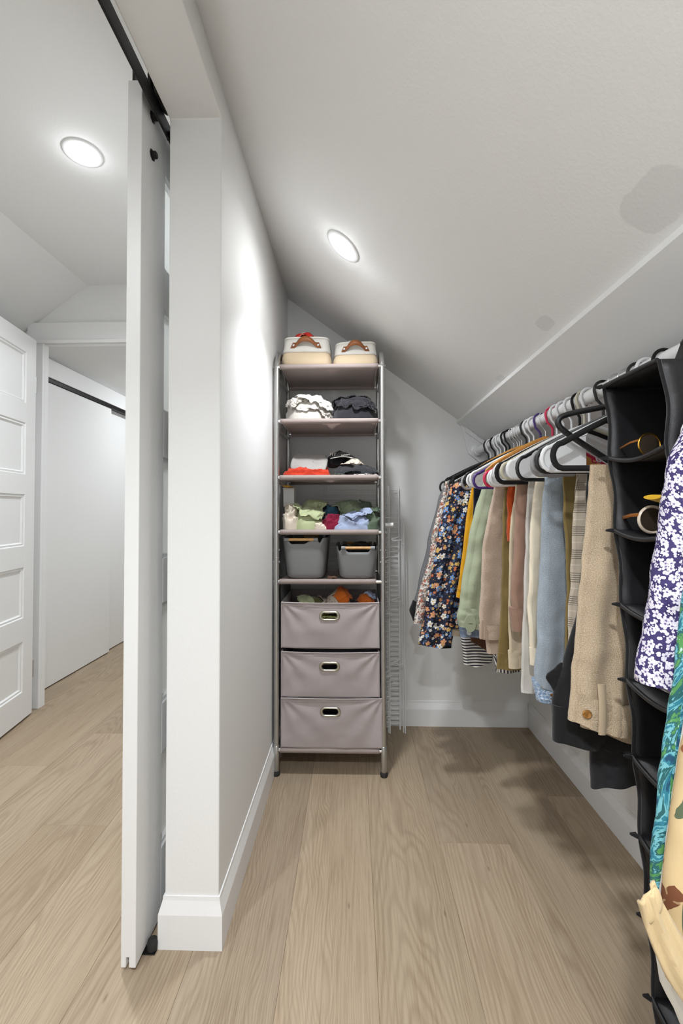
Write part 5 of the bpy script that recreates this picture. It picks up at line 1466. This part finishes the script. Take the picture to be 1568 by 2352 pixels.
# dark grey check shirt
t = thing('shirt', 'grey fine-checked shirt, farthest on the rod', 'shirt', (RX, 1.96, 0.6), GC)
pn('sleeve', 'grey_check', t, 1.955, 0.036, [(0, 0.425), (0.15, 0.392), (0.5, 0.345), (0.8, 0.303), (1, 0.272)], [(0, 0.50), (1, 0.36)], [(0, 1.235), (1, 1.27)], [(0, 0.655), (1, 0.63)], 63, A=0.005, lam=0.06)
pn('cuff', 'black_wool', t, 1.953, 0.042, [(0, 0.282), (0.5, 0.266), (1, 0.282)], [(0, 0.36), (1, 0.36)], 0.70, 0.612, 63, A=0.003, topth=1, nz=8, edge=0)
pn('body', 'grey_check', t, 1.982, 0.014, [(0, 0.43), (1, 0.41)], [(0, 0.82), (1, 0.84)], [(0, 1.235), (0.5, 1.305), (1, 1.235)], 0.60, 64, A=0.004)

# hangers, back to front
spec = [
 (2.06, 'tube', 'hanger_black', 'empty black plastic hanger nearest the back wall'),
 (2.025, 'tube', 'hanger_white', 'empty white plastic hanger second from the back wall'),
 (1.965, 'velvet', 'hanger_velvet', 'black velvet hanger holding the grey checked shirt'),
 (1.925, 'tube', 'hanger_white', 'white plastic hanger between grey checked and white floral shirts'),
 (1.89, 'tube', 'hanger_white', 'white plastic hanger holding the white floral shirt'),
 (1.84, 'tube', 'hanger_white', 'white plastic hanger behind the navy floral shirt'),
 (1.822, 'velvet', 'hanger_velvet', 'black velvet hanger holding the black tee'),
 (1.782, 'velvet', 'hanger_velvet', 'black velvet hanger holding the navy floral shirt'),
 (1.735, 'clip', 'hanger_black', 'black clip hanger with metal hook near the floral shirts'),
 (1.70, 'clip', 'hanger_white', 'white clip hanger with metal hook over the striped tee'),
 (1.678, 'grey', 'hanger_grey', 'grey two-tone hanger holding the grey brown tee'),
 (1.655, 'wood', 'hanger_wood', 'light wooden hanger holding the mustard shirt'),
 (1.612, 'tube', 'hanger_black', 'black plastic hanger holding the navy corduroy trousers'),
 (1.583, 'solid', 'hanger_white', 'white plastic hanger holding the checked chambray shirt'),
 (1.545, 'solid', 'hanger_white', 'white plastic hanger holding the sage green shirt'),
 (1.492, 'tube', 'hanger_purple', 'purple plastic hanger on the closet rod'),
 (1.452, 'wood', 'hanger_wood', 'orange wooden hanger holding the taupe tweed trousers'),
 (1.402, 'tube', 'hanger_pink', 'pink plastic hanger holding dark olive trousers'),
 (1.372, 'tube', 'hanger_white', 'white plastic hanger holding the rust sweater'),
 (1.328, 'solid', 'hanger_white', 'white plastic hanger holding the khaki trousers'),
 (1.28, 'solid', 'hanger_white', 'white plastic hanger holding the brown shirt'),
 (1.235, 'velvet', 'hanger_velvet', 'black velvet hanger holding pale grey trousers'),
 (1.21, 'tube', 'hanger_clear', 'pale yellow plastic hanger behind the cream trousers'),
 (1.185, 'solid', 'hanger_white', 'white plastic hanger holding the cream trousers'),
 (1.12, 'tube', 'hanger_black', 'black plastic hanger holding the denim jacket'),
 (1.06, 'grey', 'hanger_grey', 'grey two-tone hanger holding olive corduroy trousers'),
 (1.022, 'grey', 'hanger_grey', 'grey two-tone hanger holding plaid trousers'),
 (0.985, 'tube', 'hanger_black', 'black plastic hanger holding the black jeans'),
 (0.955, 'solid', 'hanger_white', 'wide white plastic hanger holding black wool trousers'),
 (0.902, 'velvet', 'hanger_velvet', 'black velvet hanger holding the tan tweed trousers'),
]
hr = random.Random(12)
for y, kd, mt, lb in spec:
    dz = hr.uniform(-0.010, 0.006) if y > 0.99 else 0.0
    hanger(kd, y, mt, lb, half=hr.uniform(0.194, 0.214) if y > 0.99 else 0.207, neck=1.330 + dz * 0.3, zs=(1.236 if kd != 'velvet' else 1.242) + dz + hr.uniform(-0.008, 0.008), zb=1.186 + dz, yaw=hr.uniform(-0.03, 0.10) if y > 0.99 else 0.0)
# tipped-over black hanger with its hook pointing into the room
t = thing('clothes_hanger', 'black plastic hanger tipped over, hook pointing into the room', 'hanger', (0.6, 0.928, 1.13), 'hangers on the closet rod')
def smoothp(p, n=6):
    out = []
    m = len(p)
    for i in range(m - 1):
        a, b_, c, d_ = Vector(p[max(i - 1, 0)]), Vector(p[i]), Vector(p[i + 1]), Vector(p[min(i + 2, m - 1)])
        for k in range(n):
            s_ = k / n
            out.append(0.5 * ((2 * b_) + (c - a) * s_ + (2 * a - 5 * b_ + 4 * c - d_) * s_ ** 2 + (3 * b_ - a - 3 * c + d_) * s_ ** 3))
    out.append(Vector(p[-1])); return out
obj('hook', MB().tube(smoothp([(0.528, 0.918, 1.316), (0.492, 0.922, 1.310), (0.460, 0.926, 1.304), (0.438, 0.928, 1.296), (0.433, 0.929, 1.283), (0.445, 0.929, 1.268), (0.478, 0.929, 1.244), (0.545, 0.929, 1.199)]), 0.0062, 10), 'hanger_black', t, smooth=60)
obj('frame', MB().tube(smoothp([(0.545, 0.929, 1.199), (0.60, 0.929, 1.225), (0.68, 0.929, 1.29), (0.745, 0.929, 1.285), (0.76, 0.929, 1.235), (0.735, 0.929, 1.16), (0.69, 0.929, 1.125), (0.62, 0.929, 1.15), (0.552, 0.929, 1.194)]), 0.0052, 8), 'hanger_black', t, smooth=60)

# ------------------------------------------------------------------ hanging organizer
def org_fabric():
    m, nt, b = new_mat('organizer_fabric'); N = NT(nt)
    uv = N.coord('Object')
    b.inputs['Base Color'].default_value = s2l(33, 32, 34)
    b.inputs['Roughness'].default_value = 0.42
    b.inputs['Specular IOR Level'].default_value = 0.45
    N.bump(b, N.math('ADD', N.noise(uv, 22, 2), N.math('MULTIPLY', N.noise(uv, 900, 2), 0.15)), 0.35, 0.006)
    MATS['organizer_fabric'] = m
org_fabric()
cloth('organizer_binding', s2l(30, 29, 31), mott=0.05, bump=0.2)
OT, OB = 1.335, 0.02
OX0, OX1, OY0, OY1 = 0.480, 0.775, 0.690, 0.840
def OL(x, y, z):
    f = max(0, (OT - z) / (OT - OB))
    return (x + 0.055 * f, y - 0.05 * f, z)
og = thing('hanging_organizer', 'black fabric hanging shoe organizer with open shelves', 'organizer', (0.63, 0.75, OB))
NS = 10
zsh = [OT - 0.1365 * k for k in range(NS)]
for yy, nm in ((OY1, 'far_side'), (OY0, 'near_side')):
    P = []; U = []
    for i in range(15):
        x = OX0 + (OX1 - OX0) * i / 14
        row = []
        for j in range(91):
            z = OT + (OB - OT) * j / 90
            ph = ((OT - z) / 0.1365) % 1
            bul = 0.010 * math.sin(PI * ph) * math.sin(PI * min(1, 0.15 + i / 14)) * (1 if nm == 'far_side' else -0.6)
            front = -0.008 * math.sin(PI * ph) ** 2 * (1 - i / 14) ** 3
            row.append(OL(x - front * 0.8, yy + bul * 0.6 + 0.002 * mnoise.noise((x * 20, z * 14, 1)), z))
        P.append(row)
    sp = obj('side_panel', MB().grid(P), 'organizer_fabric', og, smooth=70, solid=0.002)
    obj('binding', MB().tube([(p[0] - 0.001, p[1], p[2]) for p in P[0]], 0.0032, 6), 'organizer_binding', sp, smooth=60)
P = [[OL(OX1, OY0 + (OY1 - OY0) * i / 6, OT + (OB - OT) * j / 20) for j in range(21)] for i in range(7)]
obj('back_panel', MB().grid(P), 'organizer_fabric', og, smooth=70, solid=0.002)
for k, z in enumerate(zsh + [OB]):
    P = []
    for i in range(13):
        f = i / 12
        row = []
        for j in range(9):
            g = j / 8
            sag = -0.012 * math.sin(PI * f) * (1 - g) ** 0.5 * (0 if k == 0 else 1)
            row.append(OL(OX0 - 0.003 + (OX1 - OX0) * g, OY0 + 0.001 + (OY1 - OY0 - 0.002) * f, z + sag - 0.015 * g * (0.0 if k == 0 else 0.5)))
        P.append(row)
    s = obj('shelf', MB().grid(P), 'organizer_fabric', og, smooth=70, solid=0.004)
    obj('shelf_edge', MB().tube([P[0][0]] + [tuple(Vector(r[0]) + Vector((-0.001, 0, 0))) for r in P[1:-1]] + [P[-1][0]], 0.0042, 8), 'organizer_fabric', s, smooth=60)
    c = Vector(P[-1][0])
    obj('corner_ear', MB().loft([[tuple(c + Vector((-0.004 - 0.010 * q, 0.0 + 0.004 * q, 0.0)) + Vector((0, dy * (1 - 0.75 * q), dz * (1 - 0.6 * q)))) for dy, dz in ((-0.004, -0.004), (0.004, -0.004), (0.004, 0.004), (-0.004, 0.004))] for q in (0, 0.5, 1)]), 'organizer_binding', s)
for yy in (0.72, 0.81):
    strap = [(RX - 0.05, yy, OT), (RX - 0.022, yy, RZ + 0.005)] + [(RX + 0.0225 * math.cos(a), yy, RZ + 0.0225 * math.sin(a)) for a in [PI - PI * k / 8 for k in range(9)]] + [(RX + 0.05, yy, OT)]
    obj('rod_strap', MB().grid([[(p[0], p[1] - 0.018, p[2]), (p[0], p[1] + 0.018, p[2])] for p in strap]), 'organizer_fabric', og, smooth=60, solid=0.002)

# glasses and pouches on its shelves
plain('gold_frame', s2l(200, 150, 60), 0.2, 0.95)
plain('amber_frame', s2l(150, 92, 40), 0.2)
plain('clear_frame', s2l(206, 190, 172), 0.15)
plain('blue_frame', s2l(30, 56, 150), 0.25)
plain('tinted_lens', s2l(170, 150, 130), 0.02)
MATS['tinted_lens'].node_tree.nodes['Principled BSDF'].inputs['Transmission Weight'].default_value = 0.92
MATS['tinted_lens'].node_tree.nodes['Principled BSDF'].inputs['IOR'].default_value = 1.05
cloth('yellow_pouch', s2l(220, 172, 30), mott=0.05, bump=0.15)
def glasses(label, c, r, rot, frame, temple, lens, rt=0.0016):
    t = thing('sunglasses', label, 'glasses', c, 'glasses in the hanging organizer')
    cr, sr = math.cos(rot), math.sin(rot)
    def T(p): return (c[0] + p[0] * cr - p[1] * sr, c[1] + p[0] * sr + p[1] * cr, c[2] + p[2])
    for sx in (-1, 1):
        ring = [T((sx * (r + 0.009) + r * math.cos(a), 0, r + r * 0.92 * math.sin(a))) for a in [2 * PI * k / 28 for k in range(28)]]
        fr = obj('rim', MB().tube(ring, rt, 6, closed=True), frame, t, smooth=60)
        obj('lens', MB().loft([[tuple(Vector(p) + Vector((0, d_, 0))) for p in ring] for d_ in (-0.0005, 0.0005)]), lens, t)
        x = sx * (2 * r + 0.009)
        obj('temple', MB().tube([T((x, 0, r * 1.35)), T((x - sx * 0.002, 0.02, r * 1.3)), T((x - sx * 0.012, 0.055, r * 1.1)), T((x - sx * 0.03, 0.075, r * 0.55))], rt * 1.3, 6), temple, t, smooth=60)
    obj('bridge', MB().tube([T((-0.009, 0, r * 1.2)), T((0, -0.001, r * 1.4)), T((0.009, 0, r * 1.2))], rt, 6), frame, t, smooth=60)
    return t
glasses('gold wire sunglasses on the top organizer shelf', (0.552, 0.785, zsh[1] - 0.004), 0.021, 0.15, 'gold_frame', 'amber_frame', 'tinted_lens')
glasses('blue framed sunglasses behind the gold pair', (0.60, 0.722, zsh[1] - 0.006), 0.021, 0.3, 'blue_frame', 'blue_frame', 'tinted_lens', 0.0026)
glasses('clear framed glasses on the second organizer shelf', (0.560, 0.785, zsh[2] - 0.004), 0.025, 0.1, 'clear_frame', 'amber_frame', 'tinted_lens', 0.0028)
pz_ = zsh[2] + 0.02
mbp = MB(); rings = []
for f in [k / 10 for k in range(11)]:
    hw, hh = 0.012 + 0.02 * math.sin(PI * (0.15 + 0.7 * f)), 0.004 + 0.020 * f
    rings.append([(0.503 + 0.13 * f, 0.748 - 0.02 * f + hw * math.cos(a), pz_ + 0.040 - 0.022 * f + hh * math.sin(a)) for a in [2 * PI * k / 16 for k in range(16)]])
tag(obj('glasses_pouch', mbp.loft(rings), 'yellow_pouch', smooth=50), 'yellow pouch resting on the clear framed glasses', 'pouch')
rings = [[(0.585 + r * math.cos(a), 0.725 + r * math.sin(a), zsh[3] + 0.004 + h) for a in [2 * PI * k / 20 for k in range(20)]] for r, h in ((0.008, 0), (0.018, 0.004), (0.023, 0.014), (0.022, 0.022), (0.016, 0.031), (0.006, 0.036))]
tag(obj('red_pouch', MB().loft(rings), 'red_cloth', smooth=60), 'small round red pouch on the third organizer shelf', 'pouch')

# ------------------------------------------------------------------ garments this side of the organizer
t = thing('shirt', 'purple shirt with dense white flowers in front of the organizer', 'shirt', (RX, 0.62, 0.84), GC)
pn('sleeve', 'purple_floral', t, 0.622, 0.045, [(0, 0.485), (0.43, 0.451), (0.74, 0.431), (1, 0.414)], [(0, 0.56), (0.6, 0.49), (1, 0.452)], [(0, 1.25), (1, 1.27)], [(0, 0.862), (1, 0.838)], 71, A=0.004, lam=0.08, nz=44)
pn('body', 'purple_floral', t, 0.642, 0.010, [(0, 0.56), (1, 0.62)], [(0, 0.82), (1, 0.84)], [(0, 1.25), (0.5, 1.32), (1, 1.25)], 0.72, 72, A=0.004)
hanger('tube', 0.642, 'hanger_white', 'white plastic hanger holding the purple floral shirt', half=0.14)
t = thing('dress', 'teal and green tropical print dress beside the organizer', 'dress', (RX, 0.578, 0.4), GC)
pn('skirt', 'tropical_print', t, 0.582, 0.018, [(0, 0.50), (0.44, 0.437), (0.6, 0.423), (0.79, 0.404), (1, 0.393)], [(0, 0.80), (1, 0.80)], [(0, 1.235), (0.5, 1.30), (1, 1.235)], 0.615, 73, A=0.004, lam=0.07, nz=50)
hanger('velvet', 0.578, 'hanger_velvet', 'black velvet hanger holding the tropical print dress', half=0.14)
t = thing('trousers', 'white trousers at the lower right edge below the tied sash', 'trousers', (RX, 0.548, 0.3), GC)
pn('leg', 'canvas_white', t, 0.550, 0.016, [(0, 0.49), (0.6, 0.395), (0.79, 0.371), (0.85, 0.375), (0.92, 0.40), (1, 0.43)], [(0, 0.74), (1, 0.72)], 1.19, [(0, 0.42), (1, 0.36)], 75, A=0.004, lam=0.08, nz=50)
hanger('tube', 0.548, 'hanger_white', 'white plastic hanger holding the white trousers', half=0.14)
t = thing('dress', 'cream dress with brown and green leaf print and a tie sash', 'dress', (RX, 0.515, 0.4), GC)
pn('skirt', 'leaf_print', t, 0.515, 0.026, [(0, 0.50), (0.5, 0.402), (0.64, 0.388), (0.75, 0.376), (0.85, 0.366), (1, 0.37)], [(0, 0.80), (1, 0.82)], [(0, 1.235), (0.5, 1.30), (1, 1.235)], 0.56, 77, A=0.006, lam=0.09, nz=56, cap=True)
cloth('sash_cream', s2l(206, 182, 140), mott=0.05, bump=0.15)
SL = [(0.302, 0.684), (0.309, 0.655), (0.320, 0.628), (0.334, 0.600), (0.355, 0.570), (0.40, 0.525), (0.47, 0.47)]
SU = [(0.322, 0.702), (0.329, 0.682), (0.340, 0.660), (0.354, 0.637), (0.375, 0.607), (0.42, 0.56), (0.49, 0.51)]
lo_ = smoothp([(p[0], 0.482, p[1]) for p in SL], 5); up_ = smoothp([(p[0], 0.486, p[1]) for p in SU], 5)
P = []; U = []
for i, (a, b_) in enumerate(zip(lo_, up_)):
    f = i / (len(lo_) - 1)
    P.append([tuple(a.lerp(b_, g / 10) + Vector((0, -0.006 * math.sin(PI * g / 10) - 0.003 * math.sin(g * 1.3 + f * 6), 0))) for g in range(11)])
    U.append([(f * 0.3, g * 0.005) for g in range(11)])
obj('sash', MB().grid(P, U), 'sash_cream', t, smooth=70, solid=0.003)
obj('sash_tail', MB().grid([[(0.301, 0.481, 0.687), (0.306, 0.4795, 0.672), (0.309, 0.480, 0.656)], [(0.312, 0.478, 0.697), (0.316, 0.475, 0.682), (0.319, 0.476, 0.668)], [(0.3225, 0.482, 0.7035), (0.326, 0.478, 0.690), (0.328, 0.480, 0.682)]]), 'sash_cream', t, smooth=70, solid=0.003, sub=1)
hanger('tube', 0.515, 'hanger_white', 'white plastic hanger holding the leaf print dress', half=0.14)
